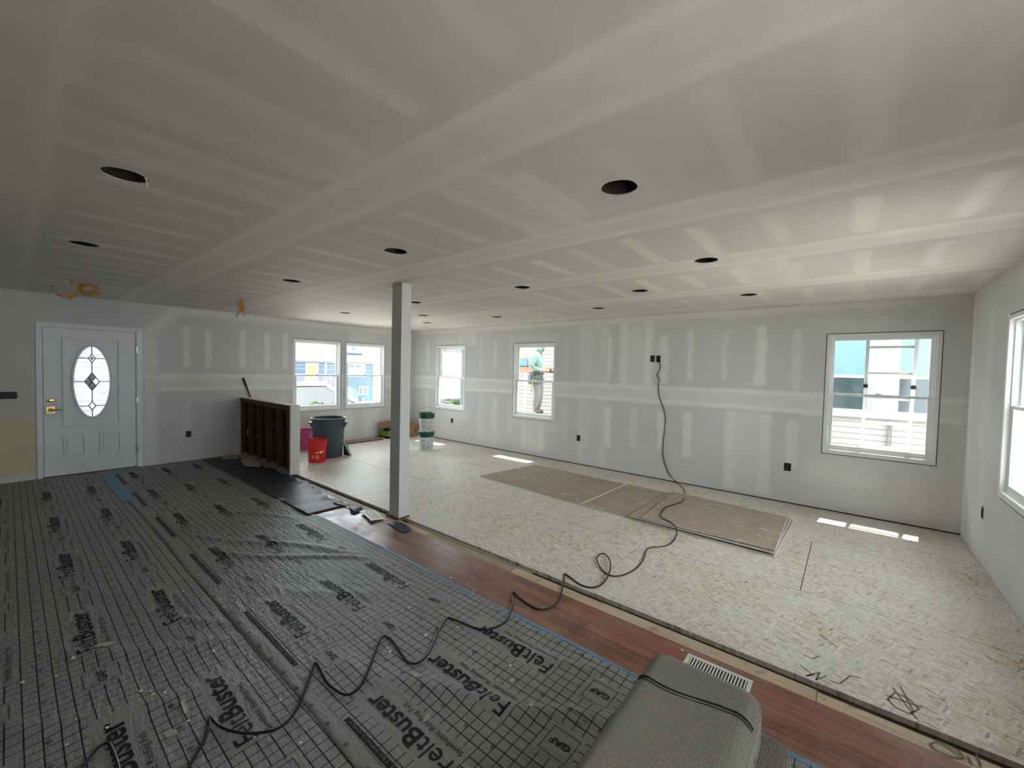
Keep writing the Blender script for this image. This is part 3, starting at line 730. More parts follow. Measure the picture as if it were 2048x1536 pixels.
o = ribbon('masking_tape', list(np.linspace(-8.08, -6.3, 30)), lambda x: .80, lambda x: .925-.03*max(0, (x+6.6)/.3), lambda x, y: float(felt_h(x, y))+.0065, TAPE)
tag(o, 'wide blue masking tape patch over the felt seam near the door', 'tape')

# ------------------------------------------------------------------ black sheet in front of the half wall
BPL = M('black_poly_sheet', (.025, .03, .034), .5, .5, 5, bmp=.4, bscale=14, world=True)
def rough_sheet(name, x0, x1, yl, yh, mat, zf, nx=150, ny=16):
    xs = np.linspace(x0, x1, nx); vs = []; fs = []
    for i, x in enumerate(xs):
        a, b = yl(x), yh(x)
        for j in range(ny):
            y = a+(b-a)*j/(ny-1); vs.append((x, y, zf(x, y, j/(ny-1))))
    for i in range(nx-1):
        for j in range(ny-1): fs.append((i*ny+j, (i+1)*ny+j, (i+1)*ny+j+1, i*ny+j+1))
    mb = MB(); mb.add(vs, fs); o = mb.build(name, mat, smooth=True); s = o.modifiers.new('thick', 'SOLIDIFY'); s.thickness = .0012; s.offset = 1; return o
def bp_hi(x):
    y = np.interp(x, [-8.2, -7.4, -6.4, -5.9, -5.3, -4.8, -4.4, -4.05], [2.40, 2.52, 2.54, 2.57, 2.50, 2.44, 2.42, 2.43])
    return float(y+.018*math.sin(x*11)+.012*math.sin(x*29))
bps = rough_sheet('plastic_sheet', -8.2, -4.42, lambda x: 2.00, bp_hi, BPL, lambda x, y, t: .0165+.004*math.sin(x*5+y*9)+.003*math.sin(x*17-y*4)+(.018*max(0, t-.8)/.2*(.5+.5*math.sin(x*23)) if x > -6 else 0))
tag(bps, 'black plastic sheet with torn edge along the half wall', 'plastic sheet')
bps2 = rough_sheet('plastic_sheet', -3.62, -3.28, lambda x: 2.43-.02*math.sin(x*9), lambda x: 2.50+.03*math.sin((x+3.62)*8), BPL, lambda x, y, t: .004+.02*abs(math.sin((x+3.62)*9))*t, 24, 8)
tag(bps2, 'small curled black plastic scrap at the foot of the column', 'plastic scrap')
bps3 = rough_sheet('plastic_sheet', -4.75, -4.12, lambda x: 2.40+.03*math.sin(x*17), lambda x: 2.49+.02*math.sin(x*13), BPL, lambda x, y, t: .020+.008*math.sin(x*31)*t+.006*math.sin(x*19), 50, 6)
tag(bps3, 'crumpled torn black plastic strip beside the loose floor register', 'plastic scrap')
TAN = M('tan_paper', (.42, .34, .22), .75, .15, 8)
for nm, pts, lb in (('paper_scrap', [(-7.75, 2.42), (-7.2, 2.30), (-6.95, 2.43), (-7.1, 2.50), (-7.6, 2.56)], 'tan paper scrap on the black sheet by the half wall studs'), ('paper_scrap', [(-8.2, 2.3), (-7.95, 2.22), (-7.8, 2.40), (-8.1, 2.48)], 'dusty tan paper scrap in the corner below the half wall')):
    tag(MB().prism(pts, .0255, .0285).build(nm, TAN), lb, 'paper')

# ------------------------------------------------------------------ floor registers
RWH = M('cream_register_enamel', (.68, .66, .60), .4, .05, 20)
def register(name, mat4, label, L=.325, W=.14):
    e = empty(name, mat=mat4); tag(e, label, 'floor register')
    m = MB(); t = .02; m.box(-L/2, L/2, -W/2, -W/2+t, 0, .006).box(-L/2, L/2, W/2-t, W/2, 0, .006).box(-L/2, -L/2+t, -W/2+t, W/2-t, 0, .006).box(L/2-t, L/2, -W/2+t, W/2-t, 0, .006)
    m.build('frame', RWH, e, bevel=.002)
    MB().box(-L/2+t, L/2-t, -W/2+t, W/2-t, .0002, .0015).build('well', DARK, e)
    n = 19; sp = (L-2*t)/n
    for i in range(n):
        x = -L/2+t+sp*(i+.5); MB().box(x-.0035, x+.0035, -W/2+t, W/2-t, .0015, .005).build('louvre', RWH, e)
    return e
register('floor_register', Matrix.Translation((-.495, 2.385, .0005)), 'cream floor register set in the oak strip beyond the upholstered bench')
register('floor_register', Matrix.Translation((-3.905, 2.46, .012)) @ Matrix.Rotation(-.24, 4, 'Z') @ Matrix.Rotation(-.06, 4, 'X'), 'loose cream floor register lying beside the column foot', .33, .145)

# ------------------------------------------------------------------ drywall offcuts on the floor
def mat_board():
    m, nt, b = newmat('brown_board_face'); v = coords(nt, world=True)
    c = mixc(nt, noise(nt, v, 4, 5, .6), (.30, .225, .165), (.41, .325, .25))
    sp = ramp(nt, noise(nt, coords(nt, (5, 12, 1), (0, 0, .4), world=True), 1.3, 5, .7), [(.59, (0, 0, 0)), (.64, (1, 1, 1))])
    c = mixc(nt, math_(nt, 'MULTIPLY', sp, .75), c, (.62, .60, .56))
    nt.links.new(c, b.inputs['Base Color']); b.inputs['Roughness'].default_value = .7; return m
MAT_BOARD = mat_board(); GYP = M('gypsum_edge', (.66, .65, .62), .8, .05, 30)
def board(px, z0, z1, label):
    pts = [tuple(P(a, b, 2, z1).xy) for a, b in px]
    e = empty('drywall_sheet', (*pts[0], z0)); tag(e, label, 'drywall sheet', 'drywall offcuts on the strand board floor')
    q = [(x-pts[0][0], y-pts[0][1]) for x, y in pts]
    MB().prism(q, 0, z1-z0-.0015).build('gypsum_core', GYP, e)
    c = (sum(p[0] for p in q)/4, sum(p[1] for p in q)/4)
    MB().prism([(c[0]+(x-c[0])*.994, c[1]+(y-c[1])*.994) for x, y in q], z1-z0-.0015, z1-z0).build('paper_face', MAT_BOARD, e)
    return e
board([(960, 951), (1160, 1008), (1250, 968), (1070, 929)], .0, .014, 'brown-faced drywall sheet lying flat, farthest left of the pile')
board([(1162, 1009), (1549, 1112), (1588, 1040), (1255, 968)], .0, .014, 'long bottom drywall sheet under the stack by the cord')
board([(1259, 1031), (1548, 1105), (1583, 1037), (1338, 984)], .031, .044, 'middle drywall sheet of the stacked pile')
board([(1283, 1034), (1551, 1099), (1576, 1034), (1346, 983)], .050, .063, 'top drywall sheet of the stack, crossed by the cord')
SH = M('shim_wood', (.3, .22, .14), .7)
for a, b in ((1330, 1010), (1545, 1070)):
    q = P(a, b, 2, .02); tag(MB().box(q.x-.05, q.x+.05, q.y-.25, q.y+.35, .014, .031).build('wood_shim', SH), 'wooden spacer hidden between drywall sheets, '+('left' if a < 1400 else 'right')+' one', 'shim')
    tag(MB().box(q.x-.04, q.x+.04, q.y-.25, q.y+.3, .044, .050).build('wood_shim', SH), 'thin spacer under the top drywall sheet, '+('left' if a < 1400 else 'right')+' one', 'shim')

# ------------------------------------------------------------------ electrical boxes and outlets
def ebox(mat4, label, w=.062, h=.1):
    e = empty('electrical_box', mat=mat4); tag(e, label, 'outlet box')
    t = .004; m = MB(); m.box(-w/2, -w/2+t, -.04, .003, -h/2, h/2).box(w/2-t, w/2, -.04, .003, -h/2, h/2).box(-w/2, w/2, -.04, .003, -h/2, -h/2+t).box(-w/2, w/2, -.04, .003, h/2-t, h/2)
    m.build('box_rim', BLACK, e); MB().box(-w/2, w/2, .0005, .0015, -h/2, h/2).build('box_back', BLACK, e)
    MB().tube([(-.012, .003, .03), (.01, .006, .01), (-.008, .006, -.012), (.012, .004, -.03)], .0035, 6).build('wire_tail', M('grey_wire', (.06, .06, .06), .5), e)
    return e
ebox(on_B(-2.353, 1.828), 'left black electrical box of the high pair on the long wall')
ebox(on_B(-2.262, 1.824), 'right black electrical box of the high pair, cord plugged in')
ebox(on_B(-.575, .458), 'low black electrical box left of the ladder window', .075, .1)
ebox(on_B(-3.601, .456), 'low black electrical box right of the worker window')
ebox(on_B(-6.815, .454), 'low black electrical box under the far corner window')
ebox(on_A(1.863, .436), 'low black electrical box between the door and half wall', .07, .1)
ebox(on_C(5.42, .447), 'grey-black electrical box low on the right wall')
e = empty('wall_outlet', mat=on_A(.10, .41)); tag(e, 'ivory duplex outlet on the cream wall left of the door', 'outlet')
IV = M('ivory_plastic', (.62, .58, .47), .4, .03)
MB().box(-.036, .036, 0, .006, -.058, .058).build('cover_plate', IV, e, bevel=.002)
for z in (-.02, .02): MB().lathe([(.016, 0), (.016, .004)], 16).xform(Matrix.Translation((0, .005, z)) @ Matrix.Rotation(-PI/2, 4, 'X')).build('receptacle', IV, e)
e = empty('wall_bracket', mat=on_A(-.15, 1.13)); tag(e, 'black horizontal bracket on the wall at the left edge', 'bracket')
MB().prism([(-.228, -.03), (-.222, .044), (.25, .046), (.25, -.045), (-.215, -.046)], 0, .028).xform(Matrix.Rotation(PI/2, 4, 'X') @ Matrix.Rotation(0, 4, 'Z')).xform(Matrix.Diagonal((1, -1, 1, 1))).build('bracket_bar', BLACK, e, bevel=.006)

# ------------------------------------------------------------------ recessed cans
CAN = M('can_housing_metal', (.02, .018, .016), .6, .3, 20)
can_lab = ['big can hole at upper left with loose paper flap', 'can hole left, above the yellow wire bundle', 'can hole in the middle, above and left of the column', 'can hole between the column and the right wire bundle',
 'big can hole right of centre, nearest the viewer', 'can hole upper right, second row from the long wall', 'can hole right of the column top', 'can hole on the right between two rows, above the cord outlets', 'can hole near the long wall, left of the ladder window',
 'can hole just right of the column, highest of three', 'can hole just right of the column, middle of three', 'can hole left of the column over the paired windows', 'can hole near the long wall above the worker window', 'can hole near the long wall, left of the cord outlets', 'can hole just right of the column, lowest of three']
for (x, y), lb in zip(CANS, can_lab):
    e = empty('recessed_can', (x, y, ZC)); tag(e, 'round dark recessed '+lb, 'can light', 'recessed cans in the ceiling')
    m = MB(); n = 24; R = .092
    m.add([(R*math.cos(2*PI*i/n), R*math.sin(2*PI*i/n), z) for z in (.004, .16) for i in range(n)], [(i, (i+1) % n, n+(i+1) % n, n+i) for i in range(n)]+[tuple(range(n, 2*n))]); m.build('housing', CAN, e, smooth=True)
    m = MB(); ri = .083
    m.add([(r*math.cos(2*PI*i/n), r*math.sin(2*PI*i/n), z) for r, z in ((.086, .0), (.087, .006)) for i in range(n)], [(i, (i+1) % n, n+(i+1) % n, n+i) for i in range(n)]); m.build('cut_edge', GYP, e, smooth=True)
    MB().tube([(-.03, .02, .15), (0, .0, .06), (.03, -.02, .05), (.05, -.03, .09)], .006, 6).build('cable_end', M('grey_wire', (.06, .06, .06), .5), e)
    if (x, y) == CANS[0]: MB().tube([(.05, .066, .004), (.055, .07, -.02), (.052, .073, -.045)], [.006, .004, .002], 6).build('paper_flap', GYP, e)

# ------------------------------------------------------------------ romex bundles
def arc(c, r, a0, a1, n, ax=(1, 0, 0), ay=(0, 0, 1)):
    ax = Vector(ax); ay = Vector(ay); c = Vector(c)
    return [c+ax*(r*math.cos(a0+(a1-a0)*i/(n-1)))+ay*(r*math.sin(a0+(a1-a0)*i/(n-1))) for i in range(n)]
e = empty('wire_bundle', (-6.6, .46, ZC)); tag(e, 'looped yellow cable bundle hanging from the ceiling near the door', 'cable')
for k in range(4): MB().tube(arc((-.0, .10+.012*k, -.075-.01*k), .06+.010*k, 0, 2*PI*.97, 26, (.5, .87, -.25+.12*k), (.25*k/3, 0, .62)), .0065, 7).build('cable_loop', ROMEX, e, smooth=True)
MB().tube([(0, -.02, -.002), (0, -.0, -.03), (.0, .03, -.07), (.0, .05, -.12), (.01, .02, -.19), (.01, -.04, -.21), (.0, -.11, -.19), (0, -.15, -.15), (0, -.155, -.10)], .008, 7).build('cable_tail', ROMEX, e, smooth=True)
MB().tube([(0, -.10, -.002), (0, -.02, -.012), (0, .0, -.07)], .006, 7).build('cable_tail', ROMEX, e, smooth=True)
for k in range(3): MB().tube([(.0, .02, -.13), (.0, -.0-.01*k, -.18), (.0, -.02-.02*k, -.235)], .006, 7).build('cable_end', ROMEX, e)
e = empty('wire_bundle', (-6.45, 2.02, ZC)); tag(e, 'small folded yellow cable bundle hanging above the half wall', 'cable')
for k in range(4):
    x = -.03+.02*k; MB().tube([(0, .01, -.002), (0, x, -.05), (0, x*1.1, -.12), (.01, x*.8, -.17), (.02, x+.012, -.12), (.02, .02, -.04)], .0075, 7).build('cable_loop', ROMEX, e, smooth=True)
MB().tube([(.01, .01, -.15), (.01, -.03, -.19), (0, -.055, -.235), (0, -.05, -.245), (0, -.03, -.20)], .007, 7).build('cable_tail', ROMEX, e, smooth=True)
MB().tube([(.01, .01, -.15), (.0, .03, -.2), (0, .035, -.235)], .007, 7).build('cable_end', ROMEX, e)

# ------------------------------------------------------------------ power cord
def catmull(pts, n=6):
    out = []; p = [pts[0]]+list(pts)+[pts[-1]]
    for i in range(1, len(p)-2):
        a, b, c, d = (Vector(q) for q in p[i-1:i+3])
        for k in range(n):
            t = k/n; out.append(.5*((2*b)+(-a+c)*t+(2*a-5*b+4*c-d)*t*t+(-a+3*b-3*c+d)*t**3))
    out.append(Vector(pts[-1])); return out
wallpx = [(1318, 722), (1321, 735), (1314, 750), (1319, 759), (1317, 769), (1319, 793), (1327, 816), (1331, 834), (1330, 855), (1327, 881), (1326, 907), (1330, 928), (1339, 949), (1351, 963)]
floorpx = [(1365, 975, .006), (1370, 986, .03), (1366, 1001, .069), (1352, 1008, .069), (1333, 1014, .069), (1323, 1025, .069), (1324, 1035, .069), (1344, 1046, .069), (1353, 1059, .05), (1350, 1077, .012), (1333, 1091, .006), (1301, 1095, .006), (1292, 1102, .006), (1286, 1120, .006), (1272, 1137, .006), (1247, 1150, .006), (1221, 1151, .006), (1203, 1138, .009), (1194, 1120, .014), (1198, 1110, .018), (1207, 1107, .018), (1218, 1117, .018), (1221, 1135, .018), (1214, 1156, .016), (1200, 1171, .006), (1182, 1175, .006), (1160, 1169, .006), (1138, 1153, .006), (1129, 1148, .006), (1128, 1160, .006), (1120, 1193, .006), (1106, 1212, .006), (1084, 1219, .006), (1062, 1212, .006), (1037, 1194, .006), (1028, 1185, .006), (1024.6, 1188, .006), (1026, 1207, .008), (1015, 1240, .0), (997, 1254, 0), (972, 1260, 0), (947, 1256, 0), (901, 1239, 0), (891, 1244, 0), (877, 1265, 0), (863, 1297, 0), (849, 1319, 0), (831, 1330, 0), (814, 1325, 0), (797, 1300, 0), (783, 1281, 0), (769, 1274, 0), (758, 1286, 0), (744, 1325, 0), (727, 1366, 0), (709, 1386, 0), (690, 1391, 0), (671, 1382, 0), (653, 1365, 0), (640, 1340, 0), (631, 1328, 0), (626, 1338, 0), (612, 1377, 0), (594, 1419, 0), (577, 1443, 0), (552, 1462, 0), (521, 1469, 0), (490, 1470, 0), (464, 1465, 0), (442, 1456, 0), (429, 1445, 0), (422, 1436, 0), (419, 1440, 0), (418, 1458, 0), (409, 1484, 0), (394, 1510, 0), (379, 1535, 0), (350, 1575, 0), (290, 1600, 0), (246, 1570, 0), (236, 1532, 0), (226, 1502, 0), (218, 1489, 0), (208, 1489, 0), (191, 1502, 0), (166, 1535, 0), (130, 1585, 0)]
cp = [P(a, b, 1, YB-.012) for a, b in wallpx]
for a, b, z in floorpx:
    q = P(a, b, 2, z if z else .012)
    if z == 0: q.z = float(felt_h(q.x, q.y))+.0035+.0085
    cp.append(q)
cord = empty('power_cord', (-2.26, YB, 0)); tag(cord, 'long black power cord snaking from the high outlet across the floor', 'cord')
MB().tube([p-Vector((-2.26, YB, 0)) for p in catmull(cp, 5)], .0058, 7).build('cord', M('black_rubber_cord', (.015, .015, .014), .4, .2, 30), cord, smooth=True)
MB().box(-.015, .015, -.05, -.004, 1.80, 1.84).build('plug', BLACK, cord, bevel=.005)

# ------------------------------------------------------------------ upholstered bench at the bottom edge
def mat_rib(name, c, sx, sy, amp, c2):
    m, nt, b = newmat(name)
    v = coords(nt, world=True); wv = N(nt, 'ShaderNodeTexWave'); wv.wave_type = 'BANDS'; wv.bands_direction = 'X'; wv.inputs['Scale'].default_value = sx; wv.inputs['Distortion'].default_value = 2.2; wv.inputs['Detail'].default_value = 2; wv.inputs['Detail Scale'].default_value = 8
    nt.links.new(v, wv.inputs['Vector'])
    n = noise(nt, coords(nt, (160, sy, 160), world=True), 1, 3)
    t = math_(nt, 'ADD', math_(nt, 'MULTIPLY', wv.outputs['Fac'], .6), math_(nt, 'MULTIPLY', n, .6))
    col = ramp(nt, t, [(.25, tuple(x*.62 for x in c)), (.7, c), (1, c2)])
    nt.links.new(col, b.inputs['Base Color']); b.inputs['Roughness'].default_value = .9; b.inputs['Specular IOR Level'].default_value = .15
    b.inputs['Sheen Weight'].default_value = .25
    bump(nt, b, t, amp, .004); return m
RIB = mat_rib('ribbed_taupe_fabric', (.20, .175, .14), 62, 140, .5, (.30, .27, .225))
CHE = mat_rib('coarse_woven_fabric', (.18, .15, .12), 48, 70, 1.0, (.36, .31, .26))
bench = empty('upholstered_bench', (-.38, 1.1, .01)); tag(bench, 'taupe ribbed upholstered bench end with dark seam at the bottom edge', 'bench')
def cushion(x0, x1, y0, y1, z0, z1, name, mat, rxy, rz, parent, sag=0, tilt=0):
    # rounded block: rounded-rectangle rings stacked in height
    def rr(ins, n=10):
        r = max(rxy-ins*.6, .02); pts = []
        a0, a1, b0, b1 = x0+ins, x1-ins, y0+ins, y1-ins
        for cx, cy, t0 in ((a1-r, b1-r, 0), (a0+r, b1-r, PI/2), (a0+r, b0+r, PI), (a1-r, b0+r, 1.5*PI)):
            for k in range(n): t = t0+PI/2*k/(n-1); pts.append((cx+r*math.cos(t), cy+r*math.sin(t)))
        return pts
    rings = [(0.02, z0), (0, z0+.02), (0, z1-rz)]
    for k in range(1, 8): t = PI/2*k/7; rings.append((rz*(1-math.cos(t)), z1-rz+rz*math.sin(t)))
    for f in (.02, .05, .075): rings.append((rz+f*.9, z1+.004*f/.14))
    vs = []; fs = []; n = None
    for ins, z in rings:
        pts = rr(ins); n = len(pts)
        for x, y in pts:
            u = (x-(x0+x1)/2)/((x1-x0)/2); zz = z
            if z > z0+.05:
                zz += tilt*u+(-sag*(math.sin((u+1)*PI*.5)) if sag else 0)*((z-z0)/(z1-z0))
            vs.append((x, y, zz))
    for i in range(len(rings)-1):
        for k in range(n): l = (k+1) % n; fs.append((i*n+k, i*n+l, (i+1)*n+l, (i+1)*n+k))
    fs.append(tuple((len(rings)-1)*n+k for k in range(n))); fs.append(tuple(range(n-1, -1, -1)))
    m = MB().add(vs, fs); m.v = [(x-bench.location.x, y-bench.location.y, z) for x, y, z in m.v]
    return m.build(name, mat, parent, smooth=True)
X0, X1, Y1, ZT = -.59, -.195, 1.735, .455
up = cushion(X0, X1, .35, Y1, .05, ZT, 'ribbed_cushion', RIB, .075, .06, bench, .016)
cushion(-.5, -.105, .35, 1.735, .0, .30, 'woven_cushion', CHE, .06, .03, bench)
SEAM = M('dark_seam_thread', (.02, .016, .012), .8)
def seam(off, r, name):
    pts = []
    for k in range(41):
        u = -1+2*k/40; x = (X0+X1)/2+u*(X1-X0)/2*.995
        # height follows the rounded side, then the sagging top
        d = (1-abs(u))*(X1-X0)/2; z = ZT-.06+math.sqrt(max(0, .06**2-(.06-min(d, .06))**2))
        if k in (0, 40): z = ZT-.14
        z -= .016*math.sin((u+1)*PI*.5)*((z-.05)/(ZT-.05))
        pts.append((x-bench.location.x, Y1-.205-off+.02*math.sin(u*2.6)-bench.location.y, z+.004))
    MB().tube(pts, r, 6).build(name, SEAM, up)
seam(0, .0035, 'seam'); seam(.016, .0018, 'seam')

# ------------------------------------------------------------------ buckets, bin and leftovers
def lathe_thing(name, loc, prof, mat, label, cat, seg=40, group=None):
    e = empty(name, loc); tag(e, label, cat, group)
    b = MB().lathe(prof, seg, cap0=True, cap1=False).build('body', mat, e, smooth=True)
    return e, b
GREY = M('grey_bin_plastic', (.060, .075, .088), .5, .12, 14, bmp=.1)
e, b = lathe_thing('trash_can', (-7.13, 3.60, 0), [(.225, 0), (.232, .01), (.262, .50), (.266, .505), (.272, .66), (.285, .665), (.290, .675), (.288, .69), (.276, .692), (.266, .68), (.252, .45), (.222, .03), (0, .028)], GREY, 'large dark grey plastic trash can beside the half wall', 'trash can')
for a in (-2.2, .95):
    hm = Matrix.Rotation(a, 4, 'Z') @ Matrix.Translation((.267, 0, 0))
    MB().prism([(0, -.07), (.05, -.055), (.062, 0), (.05, .055), (0, .07)], .585, .61).prism([(0, -.07), (.02, -.065), (.02, .065), (0, .07)], .53, .585).xform(hm).build('handle', GREY, e, bevel=.006)
RED = M('red_bucket_plastic', (.62, .022, .016), .4, .08, 12)
e, b = lathe_thing('bucket', (-6.86, 3.27, 0), [(.128, 0), (.132, .006), (.146, .29), (.154, .292), (.154, .305), (.147, .308), (.147, .325), (.156, .327), (.156, .34), (.149, .342), (.150, .365), (.156, .37), (.150, .374), (.143, .365), (.126, .02), (0, .018)], RED, 'open red plastic bucket with white stencil, in front of the trash can', 'bucket')
CW = M('white_stencil_ink', (.78, .70, .68), .6, .25, 40)
def on_cyl(mb, pts, faces, r0, r1, h, phi, zc):
    vs = []
    for x, z in pts:
        zz = zc+z; r = r0+(r1-r0)*zz/h+.0012; a = phi+x/r; vs.append((r*math.cos(a), r*math.sin(a), zz))
    mb.add(vs, faces)
ph = math.atan2(-3.27, 6.86)
mb = MB()
def ring2(cx, cz, ro, ri, n=20, sx=1, a0=0, a1=2*PI):
    pts = [(cx+sx*r*math.cos(a0+(a1-a0)*i/n), cz+r*math.sin(a0+(a1-a0)*i/n)) for r in (ro, ri) for i in range(n+1)]
    return pts, [(i, i+1, n+2+i, n+1+i) for i in range(n)]
on_cyl(mb, *ring2(.0, .10, .028, .017, 20, .8, -.9, PI+.9), .132, .146, .29, ph, .0)
on_cyl(mb, [(-.026, .068), (-.006, .068), (-.006, .079), (-.026, .079), (.026, .068), (.006, .068), (.006, .079), (.026, .079)], [(0, 1, 2, 3), (4, 5, 6, 7)], .132, .146, .29, ph, 0)
for k in range(4): on_cyl(mb, [(-.03+.012*k, .15+.004*k), (-.024+.012*k, .15+.004*k), (-.006+.012*k, .185), (-.012+.012*k, .185)], [(0, 1, 2, 3)], .132, .146, .29, ph, 0)
for k in range(5): on_cyl(mb, [(.035+.01*k, .155+.006*abs(k-2)), (.048+.01*k, .15+.004*k), (.058+.01*k, .18+.004*k), (.044+.01*k, .19)], [(0, 1, 2, 3)], .132, .146, .29, ph, 0)
for k in range(3): on_cyl(mb, [(-.075, .085+.018*k), (-.05, .08+.018*k), (-.05, .09+.018*k), (-.075, .096+.018*k)], [(0, 1, 2, 3)], .132, .146, .29, ph, 0)
tag(mb.build('stencil_print', CW, b), kind='stuff')
MB().tube([(.0, .157, .325), (.04, .165, .27), (.07, .155, .22), (.09, .14, .20)], .003, 6).build('wire_handle', STEEL, e)
PINK = M('pink_bucket_plastic', (.62, .10, .30), .4, .08, 12)
e, b = lathe_thing('bucket', (-7.98, 3.56, 0), [(.135, 0), (.140, .006), (.150, .18), (.156, .182), (.156, .195), (.151, .2), (.156, .33), (.163, .335), (.163, .35), (.157, .355), (.160, .385), (.164, .39), (.152, .385), (.135, .02), (0, .018)], PINK, 'pink plastic bucket half hidden behind the half wall end', 'bucket')
MB().tube(arc((0, 0, .34), .166, -1.2, 1.2, 16, (0, 1, 0), (.9, 0, -.3)), .003, 6).build('wire_handle', STEEL, e)
WB = M('white_pail_plastic', (.66, .68, .69), .4, .05, 10); GLID = M('dark_green_lid', (.012, .075, .05), .4, .15, 15)
def pail(z, label, handle):
    e = empty('compound_pail', (-6.40, 5.20, z)); tag(e, label, 'bucket', 'joint compound pails')
    b = MB().lathe([(.128, 0), (.132, .008), (.148, .29), (.148, .33)], 36).build('body', WB, e, smooth=True)
    MB().lathe([(.149, .262), (.150, .33), (.161, .332), (.161, .362), (.152, .368), (.135, .362), (.132, .352), (0, .350)], 36, cap0=False, cap1=False).build('lid', GLID, e, smooth=True)
    ph = math.atan2(-5.2, 6.4); m = MB()
    for r in range(7):
        zz = .045+.03*r
        for q in range(5):
            a = -.17+.07*q+.02*math.sin(r*5+q*3); wd = .018+.018*abs(math.sin(r*3.1+q*1.7)); hh = .003+.005*((r*7+q*3) % 3)
            on_cyl(m, [(a, zz), (a+wd, zz), (a+wd, zz+hh), (a, zz+hh)], [(0, 1, 2, 3)], .132, .148, .29, ph, 0)
    on_cyl(m, [(.02, .05), (.05, .05), (.05, .085), (.02, .085)], [(0, 1, 2, 3)], .132, .148, .29, ph, 0)
    tag(m.build('label_print', M('grey_label_ink', (.20, .23, .22), .6), b), kind='stuff')
    if handle: MB().tube(arc((0, 0, .345), .16, .12, PI-.12, 22, (math.cos(ph+PI/2), math.sin(ph+PI/2), 0), (0, .12, .85)), .003, 6).build('wire_handle', STEEL, e)
    else: MB().tube(arc((0, 0, .30), .158, -1.4, 1.4, 16, (math.cos(ph), math.sin(ph), -.15), (-math.sin(ph), math.cos(ph), 0)), .003, 6).build('wire_handle', STEEL, e)
pail(0, 'lower white compound pail with green lid, bottom of the stack', False)
pail(.365, 'upper white compound pail with green lid, wire handle raised', True)
# grey scoop leaning on the bin
e = empty('dust_pan', (-6.88, 3.86, 0)); tag(e, 'dark grey-green dust pan with pale edge leaning at the trash can', 'dust pan')
GP = M('dull_green_plastic', (.075, .095, .085), .5, .15); GE = M('pale_edge_plastic', (.55, .56, .54), .5)
MB().add([(.0, .03, 0), (-.17, -.02, 0), (-.17, -.02, .22), (.0, .05, .0), (-.17, .03, .22), (-.17, .03, 0)], [(0, 1, 2), (3, 4, 5), (0, 2, 4, 3), (0, 3, 5, 1), (1, 5, 4, 2)]).build('pan', GP, e)
MB().tube([(.012, .02, .010), (-.160, -.02, .228), (-.2, -.02, .23)], .015, 8).build('pale_lip', GE, e)
# loose boards along the far wall
for k, (x, y0, y1, z, c) in enumerate(((-8.22, 4.1, 5.60, 0, 'nearest the wall'), (-8.10, 3.95, 5.45, 0, 'in the middle'), (-7.98, 4.0, 5.25, 0, 'nearest the room'))):
    tag(MB().box(x-.045, x+.045, y0, y1, z, z+.02+.004*k).build('trim_board', MAT_HARD if k != 1 else MAT_RAW), 'loose wooden trim board on the floor below the paired windows, '+c, 'board', 'loose boards by the far wall')
KR = M('kraft_cardboard', (.36, .22, .11), .75, .1, 10); GRN = M('green_carton_print', (.16, .30, .04), .55, .15, 12)
e = empty('carton', (-8.12, 5.55, 0), .12); tag(e, 'open green and black carton left of the column against the far wall', 'box')
MB().box(-.15, .15, -.2, -.19, .0, .17).box(-.15, .15, .19, .2, 0, .17).box(-.15, -.14, -.2, .2, 0, .17).box(.14, .15, -.2, .2, 0, .17).box(-.15, .15, -.2, .2, 0, .01).build('tray', GRN, e)
MB().box(.1505, .152, -.2, .2, .0, .05).box(-.15, .15, -.2015, -.2005, 0, .06).build('black_band', BLACK, e)
MB().box(-.145, -.135, -.2, .19, .17, .36).build('raised_flap', KR, e); MB().box(-.13, .13, -.18, .18, .1, .15).box(-.1, .05, -.1, .15, .15, .2).build('contents', DARK, e)
MB().box(.1525, .1535, .02, .10, .03, .13).build('white_label', WB, e)
e = empty('carton', (-8.02, 6.03, 0), .1); tag(e, 'brown cardboard box in the far corner right of the column', 'box')
MB().box(-.16, .16, -.2, .2, 0, .27).build('box_body', KR, e, bevel=.004)
MB().box(-.17, -.05, -.2, .2, .27, .275).box(.05, .17, -.2, .2, .27, .275).build('top_flap', KR, e)
v, f = text_mesh('BOX', .10, .05, .03); KI = M('brown_carton_ink', (.16, .06, .03), .7)
MB().add([(.1612, -.02+p[0], .10+p[1]) for p in v], f).box(.1605, .1615, -.06, .12, .19, .205).build('carton_print', KI, e)
# dark handle leaning behind the half wall
e = empty('pry_bar', (-8.1, 3.02, 0)); tag(e, 'dark red pry bar leaning behind the half wall', 'tool')
a = Vector((-8.1, 3.02, 0)); b_ = Vector((-8.315, 2.64, 1.36)); 
MB().tube([(0, 0, 0.01), (b_-a)*.9], .013, 8).build('shaft', M('dark_red_handle', (.11, .018, .014), .5), e, smooth=True)
MB().tube([(b_-a)*.88, (b_-a)*.96, (b_-a)], [.017, .019, .012], 8).build('grip', BLACK, e, smooth=True)

